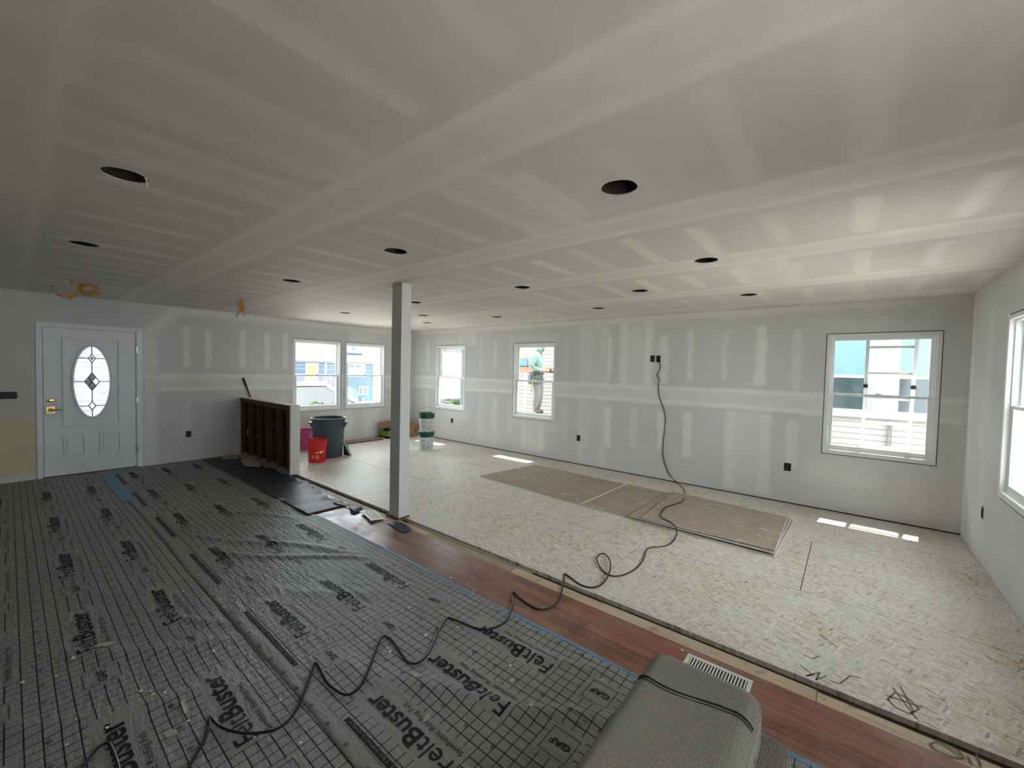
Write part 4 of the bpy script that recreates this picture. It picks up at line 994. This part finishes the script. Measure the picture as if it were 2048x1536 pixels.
# plaster crumbs and scraps
CR_ = M('plaster_crumb', (.74, .72, .68), .85, .05)
mb = MB()
for k in range(90):
    px, py = random.uniform(40, 1500), random.uniform(960, 1500)
    q = P(px, py, 2, 0)
    if not (-8.2 < q.x < .8 and -.5 < q.y < 6.1) or (XA < q.x < -6.2 and 2.5 < q.y < 2.8): continue
    z = float(felt_h(q.x, q.y))+.0035 if q.y < 2.07 else 0.0
    if 4.2 < q.y < 5.8 and -4.4 < q.x < -.3: continue
    s = random.uniform(.004, .012); a = random.uniform(0, PI); n = 5
    vs = [(q.x+s*random.uniform(.5, 1.3)*math.cos(a+2*PI*i/n), q.y+s*random.uniform(.4, 1)*math.sin(a+2*PI*i/n)) for i in range(n)]
    mb.prism(vs, z, z+random.uniform(.001, .004))
tag(mb.build('plaster_crumbs', CR_), 'white plaster crumbs strewn over the felt and boards', 'debris', kind='stuff')
def smear(px, py, L, Wd, ang, label):
    q = P(px, py, 2, .01); n = 14; pts = []
    for i in range(n):
        t = 2*PI*i/n; x = L*math.cos(t)*random.uniform(.7, 1.1); y = Wd*math.sin(t)*random.uniform(.6, 1.15)
        pts.append((q.x+x*math.cos(ang)-y*math.sin(ang), q.y+x*math.sin(ang)+y*math.cos(ang)))
    mb = MB(); top = [(x, y, float(felt_h(x, y))+.0065) for x, y in pts]; c = (q.x, q.y, float(felt_h(q.x, q.y))+.0085)
    mb.add(top+[c]+[(x, y, z-.003) for x, y, z in top], [(i, (i+1) % n, n) for i in range(n)]+[(i, n+1+i, n+1+(i+1) % n, (i+1) % n) for i in range(n)])
    tag(mb.build('plaster_smear', M('grey_plaster_smear', (.40, .39, .37), .8, .2, 40, world=True), smooth=True), label, 'debris', 'dried plaster smears on the felt')
smear(832, 1357, .028, .018, .3, 'dried plaster smear on the felt below the cord loop')
smear(210, 1290, .05, .03, 1.0, 'large dried plaster smear on the left felt sheet')
smear(853, 1437, .012, .03, .2, 'small plaster smear between two printed words')
smear(341, 1466, .03, .02, .5, 'pale plaster smear near the bottom left cord')
tag(MB().box(-.045, .045, -.007, .007, 0, .004).build('wood_chip', M('pale_splinter', (.55, .52, .45), .7), loc=P(368, 1414, 2, .02)), 'pale splinter lying on the left felt sheet', 'debris')
bpy.data.objects['wood_chip'].rotation_euler = (0, 0, -.05)

# ================================================================== OUTSIDE
OUT_DIM = .42  # dims outdoor colours below their true tone against burnt-out window views
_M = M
def M(name, col, *a, **k): return _M(name, tuple(c*OUT_DIM for c in col), *a, **k)
def stripes_mat(name, c, period, depth, axis=2, rough=.6):
    m, nt, b = newmat(name); c = tuple(q*OUT_DIM for q in c); geo = N(nt, 'ShaderNodeNewGeometry'); sp = N(nt, 'ShaderNodeSeparateXYZ'); nt.links.new(geo.outputs['Position'], sp.inputs[0])
    f = math_(nt, 'FRACT', math_(nt, 'DIVIDE', math_(nt, 'ADD', sp.outputs[axis], 50.0), period))
    k = math_(nt, 'LESS_THAN', f, .16)
    n = noise(nt, coords(nt, world=True), 2, 3)
    cc = mixc(nt, n, tuple(x*.93 for x in c), tuple(min(1, x*1.06) for x in c))
    nt.links.new(mixc(nt, math_(nt, 'MULTIPLY', k, depth), cc, tuple(x*.5 for x in c)), b.inputs['Base Color']); b.inputs['Roughness'].default_value = rough; return m
GND = _M('sandy_concrete', (.44, .425, .40), .85, .12, .6, world=True)
tag(MB().box(-90, 40, -40, 80, GZ-.5, GZ).build('ground', GND), 'pale ground outside the house', 'ground', kind='structure')
WTRIM = M('outdoor_white_trim', (.58, .59, .60), .55, .03)
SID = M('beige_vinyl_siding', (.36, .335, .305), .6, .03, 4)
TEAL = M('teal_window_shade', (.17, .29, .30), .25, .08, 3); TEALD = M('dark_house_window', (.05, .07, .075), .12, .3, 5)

# neighbouring house across the side yard
nb = empty('neighbor_house', (0, 9.8, GZ)); tag(nb, 'beige lap-sided neighbour house seen through the long wall windows', 'house')
NX0, NX1 = -8.6, 8.5
def nbox(name, mat, x0, x1, y0, y1, z0, z1, parent=nb, bevel=0): return MB().box(x0, x1, y0-9.8, y1-9.8, z0-GZ, z1-GZ).build(name, mat, parent, bevel=bevel)
nbox('wall_core', SID, NX0, NX1, 9.83, 14.5, GZ, 4.2)
CRS = .106
def course(L): return MB().add([(0, 0, 0), (L, 0, 0), (L, .03, 0), (0, .03, 0), (0, .012, CRS-.004), (L, .012, CRS-.004), (L, .03, CRS-.004), (0, .03, CRS-.004)], [(0, 3, 2, 1), (4, 5, 6, 7), (0, 1, 5, 4), (1, 2, 6, 5), (2, 3, 7, 6), (3, 0, 4, 7)])
full = course(NX1-NX0).mesh('siding_board', SID); lft = course(-1.35-NX0).mesh('siding_board', SID); rgt = course(NX1-2.3).mesh('siding_board', SID)
z = -1.2
while z < 3.6:
    segs = [(full, NX0)] if (z < .86 or z > 2.55) else [(lft, NX0), (rgt, 2.3)]
    for me, x in segs:
        ob = bpy.data.objects.new('siding_board', me); C.objects.link(ob); ob.parent = nb; ob.location = (x, 0, z-GZ)
    z += CRS
nbox('corner_post', WTRIM, NX0-.05, NX0+.06, 9.76, 9.86, GZ, 4.2)
nbox('sill_trim', WTRIM, -1.4, 2.35, 9.74, 9.83, .90, .985)
nbox('head_trim', WTRIM, -1.4, 2.35, 9.76, 9.83, 2.45, 2.56)
for x0, x1 in ((-1.35, .30), (.60, 2.25)):
    wn = nbox('window', WTRIM, x0, x1, 9.79, 9.83, .985, 2.45)
    for a, b, zz0, zz1, mt in ((x0+.06, x1-.06, 1.66, 2.40, TEAL), (x0+.06, x1-.06, 1.04, 1.61, TEALD)):
        nbox('pane', mt, a, b, 9.782, 9.79, zz0, zz1, wn)
        
    nbox('meeting_rail', WTRIM, x0+.06, x1-.06, 9.775, 9.79, 1.61, 1.66, wn)
nbox('mullion', WTRIM, .30, .60, 9.75, 9.83, .985, 2.45)
for x in (.36, .45, .54): nbox('mullion_bead', WTRIM, x-.012, x+.012, 9.735, 9.75, .985, 2.45)
MB().tube([(.55, -.08, .83-GZ), (.55, -.05, .78-GZ), (.535, -.04, .6-GZ), (.52, -.04, -.4-GZ)], .012, 6).tube([(.58, -.05, .78-GZ), (.585, -.04, .6-GZ), (.56, -.04, -.4-GZ)], .010, 6).build('service_cable', M('grey_wire', (.06, .06, .06), .5), nb)
MB().lathe([(.03, 0), (.035, .04), (.02, .06)], 12, (.56, -.05, .80-GZ)).build('cable_head', WTRIM, nb)

# aluminium ladder leaning beside the long wall
AL = _M('aluminium', (.46, .47, .48), .45, .06, 10)
LY = lambda z: 6.68+(1.4-z)*.23
lad = empty('ladder', (.355, LY(GZ), GZ)); tag(lad, 'aluminium extension ladder outside the right window', 'ladder')
LT = 2.42
def lp(x, z, dy=0): return (x-.355, LY(z)+dy-LY(GZ), z-GZ)
for x in (.145, .565):
    d = .032
    MB().add([lp(x-.016, GZ, -d), lp(x+.016, GZ, -d), lp(x+.016, GZ, d), lp(x-.016, GZ, d), lp(x-.016, LT, -d), lp(x+.016, LT, -d), lp(x+.016, LT, d), lp(x-.016, LT, d)], [(0, 3, 2, 1), (4, 5, 6, 7), (0, 1, 5, 4), (1, 2, 6, 5), (2, 3, 7, 6), (3, 0, 4, 7)]).build('rail', AL, lad)
    MB().box(-.022, .022, -.05, .05, -.02, .02).xform(Matrix.Translation(lp(x, 1.51))).build('rung_lock', BLACK, lad)
z = 1.365-.305*12
while z < LT-.05:
    MB().tube([lp(.145, z), lp(.565, z)], .017, 8).build('rung', AL, lad, smooth=True); z += .305

# scaffold plank and worker
SW = M('scaffold_plank_wood', (.34, .25, .16), .75, .15, 8, stretch=(1, 8, 8))
MX, MY, FZ = -5.86, 8.15, .56
sp_ = empty('scaffold_plank', (MX, MY, FZ)); tag(sp_, 'scaffold plank on steel trestles under the worker outside', 'scaffold')
MB().box(-2.0, 1.6, -.2, .2, -.045, 0).build('plank', SW, sp_)
for x in (-1.7, 1.3):
    MB().tube([(x, -.25, GZ-FZ), (x, -.18, -.045)], .02, 8).tube([(x, .25, GZ-FZ), (x, .18, -.045)], .02, 8).tube([(x, -.23, -1.9), (x, .23, -1.9)], .015, 8).tube([(x, -.2, -.065), (x, .2, -.065)], .02, 8).build('trestle', STEEL, sp_)
tag(MB().box(-8.0, -5.3, 8.96, 9.0, 1.585, 1.695).build('lumber_board', M('orange_lumber', (.42, .20, .09), .7, .1, 6)), 'brown lumber board behind the worker against the siding', 'board')
lr = empty('sawhorse', (-6.7, 9.0, GZ)); tag(lr, 'plain sawhorse carrying the brown lumber outside', 'sawhorse')
for x in (-.9, 1.0): MB().tube([(x, -.3, 0), (x, 0, 4.2)], .03, 6).tube([(x, .3, 0), (x, .0, 4.2)], .03, 6).build('leg', SW, lr)
MB().box(-1.2, 1.3, -.04, .04, 4.19, 4.235).build('beam', SW, lr)
e = empty('blue_panel', (-7.62, 9.56, GZ)); tag(e, 'blue panel with dark lower rail outside, left of the worker', 'sheet_panel')  # blue panel and rail of unidentified use, stood on legs
MB().box(-.35, .35, -.02, .02, 4.39, 4.60).build('panel', M('blue_panel_paint', (.10, .22, .34), .5), e); MB().box(-.38, .37, -.03, .03, 4.35, 4.39).build('rail', BLACK, e)
for x in (-.3, .3): MB().box(x-.02, x+.02, -.02, .02, 0, 4.35).build('leg', AL, e)

def skin_mesh(name, verts, edges, radii, root, mat, parent=None, sub=2):
    me = bpy.data.meshes.new(name); me.from_pydata(verts, edges, []); me.update()
    ob = bpy.data.objects.new(name, me); C.objects.link(ob)
    ob.modifiers.new('skin', 'SKIN').use_smooth_shade = True
    s = ob.modifiers.new('sub', 'SUBSURF'); s.levels = sub; s.render_levels = sub
    for i, r in enumerate(radii):
        me.skin_vertices[0].data[i].radius = (r if isinstance(r, tuple) else (r, r)); me.skin_vertices[0].data[i].use_root = (i == root)
    dg = bpy.context.evaluated_depsgraph_get(); m2 = bpy.data.meshes.new_from_object(ob.evaluated_get(dg)); m2.materials.clear(); m2.materials.append(mat)
    bpy.data.objects.remove(ob); o = bpy.data.objects.new(name, m2); C.objects.link(o)
    if parent: o.parent = parent
    return o
SKIN = M('skin_tone', (.40, .235, .165), .55, .06, 20); HOOD = M('mint_hoodie_cloth', (.25, .40, .345), .9, .1, 9, bmp=.3, bscale=25)
TROU = M('grey_work_trousers', (.27, .255, .24), .9, .14, 10, bmp=.3, bscale=22); BOOT = M('worn_boot_leather', (.16, .14, .125), .7, .2, 20); BELT = M('dark_green_tool_pouch', (.07, .11, .10), .7, .3, 15)
V, E_, R_ = [], [], []
def jv(p, r, link=None):
    V.append(p); R_.append(r)
    if link is not None: E_.append((link, len(V)-1))
    return len(V)-1
pel = jv((0, 0, .93), (.14, .12)); che = jv((.0, 0, 1.25), (.15, .12), pel); nk0 = jv((.0, 0, 1.42), .085, che); nk = jv((.035, 0, 1.50), .055, nk0); hd = jv((.06, 0, 1.58), (.075, .085), nk); ht = jv((.065, 0, 1.68), (.07, .085), hd)
HAND = []
for s in (-1, 1):
    sh = jv((.0, s*.17, 1.39), .065, nk0); el = jv((-.09, s*.25, 1.13), .048, sh); wr = jv((.15, s*.17, 1.04), .03, el); pm = jv((.22, s*.13, 1.04), (.038, .022), wr); HAND.append((pm, s))
    hp = jv((0, s*.09, .86), .09, pel); kn = jv((.02, s*.10+(.02 if s < 0 else 0), .48), .062, hp); an = jv((-.02, s*.10, .09), .042, kn); jv((.12, s*.11, .035), (.04, .03), an)
for pm, s in HAND:
    base = V[pm]
    for k, (dy, L) in enumerate(((-.03, .055), (-.011, .066), (.009, .062), (.028, .048))):
        a = jv((base[0]+.035, base[1]+dy, base[2]+.004), .0095, pm); b2 = jv((base[0]+.035+L*.6, base[1]+dy, base[2]-.004), .009, a); jv((base[0]+.035+L*.75, base[1]+dy, base[2]-.004-L*.5), .008, b2)
    a = jv((base[0]-.005, base[1]-s*.035, base[2]+.012), .011, pm); jv((base[0]+.035, base[1]-s*.05, base[2]+.008), .0095, a)
man = skin_mesh('person', V, E_, R_, pel, SKIN)
tag(man, 'worker in mint hooded sweatshirt, grey trousers and tool belt seen through the window', 'person')
man.location = (MX, MY, FZ+.004); man.rotation_euler = (0, 0, .3)
# face details
def blob(name, c, r, mat, parent, seg=12):
    m = MB(); bm = bmesh.new(); bmesh.ops.create_uvsphere(bm, u_segments=seg, v_segments=8, radius=1)
    me = bpy.data.meshes.new(name); 
    for v_ in bm.verts: v_.co = Vector((c[0]+v_.co.x*r[0], c[1]+v_.co.y*r[1], c[2]+v_.co.z*r[2]))
    bm.to_mesh(me); bm.free(); me.materials.append(mat); me.polygons.foreach_set('use_smooth', [True]*len(me.polygons))
    o = bpy.data.objects.new(name, me); C.objects.link(o); o.parent = parent; return o
blob('nose', (.142, 0, 1.598), (.022, .014, .024), SKIN, man)
for s in (-1, 1):
    blob('eye', (.125, s*.03, 1.625), (.010, .013, .008), BLACK, man); blob('ear', (.065, s*.082, 1.60), (.018, .01, .03), SKIN, man)
blob('mouth', (.128, 0, 1.555), (.012, .024, .006), M('lip_tone', (.30, .12, .10), .6), man)
blob('beard_shadow', (.105, 0, 1.535), (.035, .045, .022), M('stubble', (.16, .10, .075), .8), man)
V, E_, R_ = [], [], []
pel = jv((0, 0, .96), (.165, .145)); che = jv((-.005, 0, 1.24), (.185, .15), pel); nk0 = jv((-.01, 0, 1.42), (.11, .10), che); jv((.0, 0, 1.50), .085, nk0)
for s in (-1, 1):
    sh = jv((-.005, s*.17, 1.38), .09, nk0); el = jv((-.095, s*.25, 1.13), .075, sh); jv((.11, s*.175, 1.045), .05, el)
skin_mesh('hoodie', V, E_, R_, che, HOOD, man)
# hood: open shell round the head
m = MB(); n = 20; rings = []
for k in range(7):
    t = k/6; x = .10-.17*t; rr = .118*(1-.55*max(0, t-.6)/.4); rings.append([(x, rr*.92*math.cos(2*PI*i/n), 1.60+rr*1.12*math.sin(2*PI*i/n)-.02*(1-t)) for i in range(n)])
vs = [p for r in rings for p in r]; m.add(vs, [(k*n+i, k*n+(i+1) % n, (k+1)*n+(i+1) % n, (k+1)*n+i) for k in range(6) for i in range(n)]+[tuple(6*n+i for i in range(n))])
o = m.build('hood', HOOD, man, smooth=True); s_ = o.modifiers.new('thick', 'SOLIDIFY'); s_.thickness = .012
V, E_, R_ = [], [], []
pel = jv((0, 0, .95), (.155, .135))
for s in (-1, 1):
    hp = jv((0, s*.09, .84), .115, pel); kn = jv((.025, s*.10, .48), .09, hp); jv((-.02, s*.10, .12), .075, kn)
skin_mesh('trousers', V, E_, R_, pel, TROU, man)
for s in (-1, 1):
    skin_mesh('boot', [(-.03, s*.10, .12), (-.02, s*.10, .05), (.13, s*.115, .045)], [(0, 1), (1, 2)], [.055, .06, (.052, .042)], 1, BOOT, man)
tb = MB().lathe([(.165, .965), (.172, .97), (.172, 1.01), (.165, 1.015)], 28).xform(Matrix.Diagonal((.95, 1.12, 1, 1))).build('tool_belt', BELT, man, smooth=True)
for ang, w_, h_ in ((-2.3, .15, .24), (-1.2, .13, .2), (2.4, .14, .22)):
    q = Matrix.Rotation(ang, 4, 'Z') @ Matrix.Translation((.20, 0, .83))
    MB().box(-.045, .045, -w_/2, w_/2, -h_/2, h_/2).xform(q).build('pouch', BELT, man, bevel=.02)
    MB().tube([(.0, -.03, h_/2-.02), (.02, -.04, h_/2+.06)], .014, 6).tube([(.0, .02, h_/2-.02), (-.01, .03, h_/2+.05)], .012, 6).xform(q).build('pouch_tool', BLACK, man)
MB().tube([(-.05, -.21, .87), (-.09, -.22, .52)], .018, 8).build('hammer_handle', M('yellow_wood_handle', (.50, .34, .09), .5), man)
MB().box(.235, .40, -.06, .06, 1.00, 1.045).tube([(.30, -.02, 1.02), (.33, -.02, 1.10)], .02, 8).build('held_tool', BLACK, man, bevel=.01)
sb = empty('siding_brake', (-4.85, 8.66, GZ)); tag(sb, 'pale metal work table outside, right of the worker', 'work table')
MB().box(-.45, .7, -.2, .25, 4.05, 4.12).build('table_top', WTRIM, sb); MB().box(-.3, .6, -.05, .05, 4.12, 4.2).build('clamp_bar', AL, sb)
for x in (-.4, .65):
    for y in (-.15, .2): MB().tube([(x, y, 0), (x, y, 4.05)], .02, 6).build('leg', AL, sb)

OUT_DIM = .24  # stronger dimming painted into the blue house and utility pole colours
DKW = M('far_dark_window', (.16, .19, .21), .2, .2, 5)
WT2 = M('far_white_trim', (.80, .81, .82), .55, .03)
# ---------------- blue house across the street (x = -46)
bh = empty('blue_house', (-46, 24, GZ)); tag(bh, 'blue raised cottage with yellow door across the street', 'house')
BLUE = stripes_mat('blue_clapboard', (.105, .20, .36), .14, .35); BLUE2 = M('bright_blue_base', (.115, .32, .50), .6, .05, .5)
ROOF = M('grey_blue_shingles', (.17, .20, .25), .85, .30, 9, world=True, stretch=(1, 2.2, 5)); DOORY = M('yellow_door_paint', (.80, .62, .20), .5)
def bbox(name, mat, x0, x1, y0, y1, z0, z1, parent=bh): return MB().box(x0, x1, y0-24, y1-24, z0-GZ, z1-GZ).build(name, mat, parent)
bbox('main_wall', BLUE, -8, 0, 14, 29.0, -.72, 2.15); bbox('base_wall', BLUE2, -8, -.02, 14, 29.0, GZ, -.72)
bbox('fascia', WT2, -.1, .35, 13.5, 29.4, 1.95, 2.15); bbox('corner_trim', WT2, -.1, .06, 28.75, 29.06, GZ, 1.95)
MB().add([(.45, -11, 2.12-GZ), (.45, 5.5, 2.12-GZ), (-5, 5.5, 6.3-GZ), (-5, -11, 6.3-GZ), (-10, 5.5, 2.12-GZ), (-10, -11, 2.12-GZ), (.45, -11, 2.0-GZ), (.45, 5.5, 2.0-GZ)], [(0, 1, 2, 3), (3, 2, 4, 5), (0, 6, 7, 1), (1, 2, 4), (0, 3, 5)]).build('roof', ROOF, bh)
dm = bbox('dormer', WT2, -3, -.9, 25.55, 27.7, 3.30, 5.0); bbox('dormer_window', DKW, -.9, -.88, 26.45, 27.0, 3.55, 4.25, dm); bbox('dormer_apron', ROOF, -3, -.7, 25.4, 27.8, 3.12, 3.30, dm)
dr = bbox('front_door', WT2, 0, .05, 20.55, 22.0, -.2, 1.9); bbox('door_leaf', DOORY, .05, .09, 20.72, 21.78, -.18, 1.80, dr)
for y0, y1 in ((25.6, 27.35),):
    wn = bbox('window', WT2, 0, .06, y0-.1, y1+.35, .45, 1.95)
    for a, b in ((y0, y0+.72), (y0+.9, y0+1.62)):
        bbox('pane', M('pale_green_glass', (.30, .36, .33), .2), .06, .08, a, b, .62, 1.28, wn); bbox('pane', DKW, .06, .08, a, b, 1.5, 1.82, wn); bbox('pane_rail', WT2, .06, .09, a, b, 1.28, 1.36, wn)
bbox('sill', WT2, 0, .1, 25.4, 27.9, .36, .45)
wn = bbox('cellar_window', WT2, 0, .06, 26.85, 28.1, -1.85, -.75)
for a in (27.0, 27.58): bbox('pane', DKW, .06, .08, a, a+.38, -1.72, -.88, wn)
bbox('utility_door', M('grey_utility_door', (.22, .27, .30), .6), 0, .08, 27.15, 27.85, GZ, -2.05)
# porch and stairs
bbox('porch_deck', WT2, 0, 1.6, 17, 22.2, -.55, -.2)
for y in (17.0, 22.0): bbox('porch_post', WT2, 1.45, 1.6, y, y+.15, -.2, 1.95)
bbox('top_rail', WT2, 1.48, 1.56, 17, 22.1, .62, .70); bbox('bottom_rail', WT2, 1.48, 1.56, 17, 22.1, -.12, -.05)
bal = MB().box(1.5, 1.54, -.02, .02, -.05-GZ, .62-GZ).mesh('baluster', WT2)
y = 17.1
while y < 22:
    ob = bpy.data.objects.new('baluster', bal); C.objects.link(ob); ob.parent = bh; ob.location = (0, y-24, 0); y += .16
def slope_bar(name, y0, z0, y1, z1, h, x0, x1, mat=WT2):
    MB().add([(x0, y0-24, z0-h-GZ), (x1, y0-24, z0-h-GZ), (x1, y1-24, z1-h-GZ), (x0, y1-24, z1-h-GZ), (x0, y0-24, z0-GZ), (x1, y0-24, z0-GZ), (x1, y1-24, z1-GZ), (x0, y1-24, z1-GZ)], [(0, 3, 2, 1), (4, 5, 6, 7), (0, 1, 5, 4), (1, 2, 6, 5), (2, 3, 7, 6), (3, 0, 4, 7)]).build(name, mat, bh)
slope_bar('stair_stringer', 22.2, -.25, 26.0, -2.3, .5, .3, 1.6); slope_bar('stair_rail', 22.1, .70, 26.0, -1.42, .09, 1.48, 1.58)
y = 22.3; SL = (-1.42-.70)/3.9
bal2 = MB().box(1.5, 1.54, -.02, .02, 0, .78).mesh('baluster', WT2)
while y < 25.9:
    ob = bpy.data.objects.new('baluster', bal2); C.objects.link(ob); ob.parent = bh; ob.location = (0, y-24, .70+SL*(y-22.1)-.85-GZ); y += .17
LAT = M('lattice_white', (.56, .57, .58), .6, .03)
lm = MB(); zt = lambda y: -.55 if y < 22.2 else -.55+SL*(y-22.2)-.15
for k in range(-24, 60):
    for s in (1, -1):
        # diagonal slat from the ground up, clipped by the deck and stringer
        y0 = 17+k*.16; pts = []
        for q in range(0, 14):
            zz = GZ+q*.155; yy2 = y0+s*(zz-GZ)
            if 17 <= yy2 <= 25.4 and zz <= zt(yy2): pts.append((yy2, zz))
        if len(pts) >= 2:
            (a, za), (b, zb) = pts[0], pts[-1]; lm.add([(1.5+.02*s, a-24-.022, za-GZ), (1.5+.02*s, a-24+.022, za-GZ), (1.5+.02*s, b-24+.022, zb-GZ), (1.5+.02*s, b-24-.022, zb-GZ)], [(0, 1, 2, 3)])
lo_ = lm.build('lattice', LAT, bh); lo_['kind'] = 'stuff'; s_ = lo_.modifiers.new('thick', 'SOLIDIFY'); s_.thickness = .015
bbox('lattice_backing', M('pale_grey_board', (.50, .53, .55), .7), .1, 1.3, 17, 24.3, GZ, -.75)  # plain pale board behind the slats, lightened so the lattice reads whitish
GREEN = M('shrub_leaves', (.13, .25, .05), .7, .4, 7, bmp=.8, bscale=12, world=True)
def shrub(loc, r, label, n=70, leaf=.16):
    e = empty('shrub', loc); tag(e, label, 'shrub'); m = MB()
    for k in range(n):
        a = random.uniform(0, 2*PI); t = random.uniform(-.1, 1); q = math.sqrt(max(0, 1-max(t, 0)**2)); rr = random.uniform(.75, 1.05)
        c = Vector((r[0]*q*math.cos(a)*rr, r[1]*q*math.sin(a)*rr, r[2]*(t+.1)*rr)); s = leaf*random.uniform(.6, 1.3)
        d1 = Vector((random.uniform(-1, 1), random.uniform(-1, 1), random.uniform(-.4, 1))).normalized(); d2 = d1.orthogonal().normalized()
        m.add([c-d1*s, c+d2*s*.5, c+d1*s, c-d2*s*.5, c+d1.cross(d2)*s*.25], [(0, 1, 4), (1, 2, 4), (2, 3, 4), (3, 0, 4), (0, 3, 2, 1)])
    m.build('foliage', GREEN, e)
    bm = bmesh.new(); bmesh.ops.create_icosphere(bm, subdivisions=2, radius=1); me = bpy.data.meshes.new('inner_mass')
    for v_ in bm.verts: v_.co = Vector((v_.co.x*r[0]*.82, v_.co.y*r[1]*.82, max(0, v_.co.z+.1)*r[2]*.8))
    bm.to_mesh(me); bm.free(); me.materials.append(GREEN); o = bpy.data.objects.new('inner_mass', me); C.objects.link(o); o.parent = e
shrub((-43.2, 20.4, GZ), (.5, .55, .42), 'low green shrub left of the grey step at the blue house'); shrub((-43.2, 23.2, GZ), (.5, .5, .4), 'low green shrub right of the grey step at the blue house')
tag(MB().box(-43.4, -42.9, 21.1, 22.1, GZ, GZ+.4).build('planter_block', M('grey_block', (.20, .20, .20), .8)), 'grey block between the shrubs below the lattice', 'block')

# utility pole and lines over the street
up_ = empty('utility_pole', (-30, 19.9, GZ)); tag(up_, 'pale utility pole at the right of the paired windows', 'pole')
PW = M('weathered_pole', (.42, .40, .37), .8, .12, 6); MB().lathe([(.17, 0), (.13, 10)], 14).build('pole', PW, up_, smooth=True); MB().box(-.05, .05, -1, 1, 8.6, 8.75).build('crossarm', PW, up_)
MB().tube([(.2, .0, 0), (.2, 0, 4)], .05, 8).build('conduit', WT2, up_)
WI = M('overhead_wire_black', (.03, .03, .035), .6)
for k, (z0, z1) in enumerate(((1.42, 1.30), (1.62, 1.66), (1.02, 1.1), (2.5, 2.6))):
    MB().tube([(5, -15.9+q*1.8, z0+(z1-z0)*q/10+.12*((q-5)/5)**2-GZ) for q in range(11)], .016, 5).build('overhead_wire', WI, up_)
for y in (-15.9, 2.1): MB().lathe([(.12, 0), (.1, 5.8)], 10, (5, y, 0)).build('line_post', PW, up_, smooth=True)

# ---------------- street view past the far corner window
OUT_DIM = .14  # strongest dimming, put into the colours beyond the far corner window
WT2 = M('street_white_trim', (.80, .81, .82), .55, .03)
wh = empty('white_house', (-20, 24, GZ)); tag(wh, 'white house with grey-pink roof beyond the far corner window', 'house')
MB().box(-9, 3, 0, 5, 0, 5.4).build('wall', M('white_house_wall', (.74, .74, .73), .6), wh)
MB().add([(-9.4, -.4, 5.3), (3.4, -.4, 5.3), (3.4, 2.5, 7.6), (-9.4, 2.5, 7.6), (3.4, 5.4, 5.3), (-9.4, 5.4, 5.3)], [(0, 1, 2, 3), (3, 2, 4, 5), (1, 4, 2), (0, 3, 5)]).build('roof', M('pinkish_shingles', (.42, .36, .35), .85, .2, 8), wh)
for x in (-7.5, -5, -1.8, .6):
    f_ = MB().box(x-.5, x+.5, -.05, 0, 2.6, 4.2).build('window', WT2, wh); MB().box(x-.4, x+.4, -.07, -.05, 2.7, 4.1).build('pane', DKW, f_)
sg = empty('street_sign', (-17.4, 16, GZ)); tag(sg, 'grey notice board sign on two posts beyond the far corner window', 'sign')
SGM = M('sign_grey', (.20, .18, .18), .6); MB().box(-.45, .45, -.03, .03, 4.27, 4.58).build('board', SGM, sg)
for x in (-.46, .46): MB().box(x-.03, x+.03, -.03, .03, 0, 4.62).build('post', WT2, sg)
MB().box(-.36, .36, -.035, -.031, 4.38, 4.47).build('pale_band', WT2, sg)
lp_ = empty('porch_post', (-12.9, 12.4, GZ)); tag(lp_, 'grey-green pole at the right of the far corner window', 'pole')
MB().lathe([(.10, 0), (.085, 7)], 14).build('shaft', M('grey_green_paint', (.50, .58, .58), .5), lp_, smooth=True)
MB().box(.05, .14, -.05, .05, 2.0, 2.4).build('meter', BLACK, lp_)
shrub((-16.2, 15.0, GZ), (.9, .7, 2.55), 'round green shrub outside the far corner window', 260, .22)
fc = empty('white_fence', (-19.5, 17.5, GZ)); tag(fc, 'white board fence beyond the green shrub', 'fence')
for k in range(24): MB().box(-.0+k*.2, .17+k*.2, 0, .03, 0, 2.6+.0).build('fence_board', WT2, fc)
car = empty('parked_van', (-14.2, 13.4, GZ)); tag(car, 'pale parked van below the far corner window', 'van')
VB = M('van_white_paint', (.50, .51, .52), .3)
MB().prism([(-1.8, .35), (1.8, .35), (1.85, 1.0), (1.2, 1.25), (.7, 1.95), (-1.75, 2.0), (-1.85, 1.2)], -.85, .85).xform(Matrix.Rotation(PI/2, 4, 'X')).build('body', VB, car, bevel=.08)
for x in (-1.1, 1.15):
    for y in (-.86, .70): MB().lathe([(.33, 0), (.34, .02), (.34, .16), (.3, .17)], 20).xform(Matrix.Translation((x, y, .34)) @ Matrix.Rotation(-PI/2, 4, 'X')).build('wheel', BLACK, car, smooth=True)
MB().box(-1.5, .55, -.87, -.855, 1.3, 1.8).build('side_window', DKW, car)
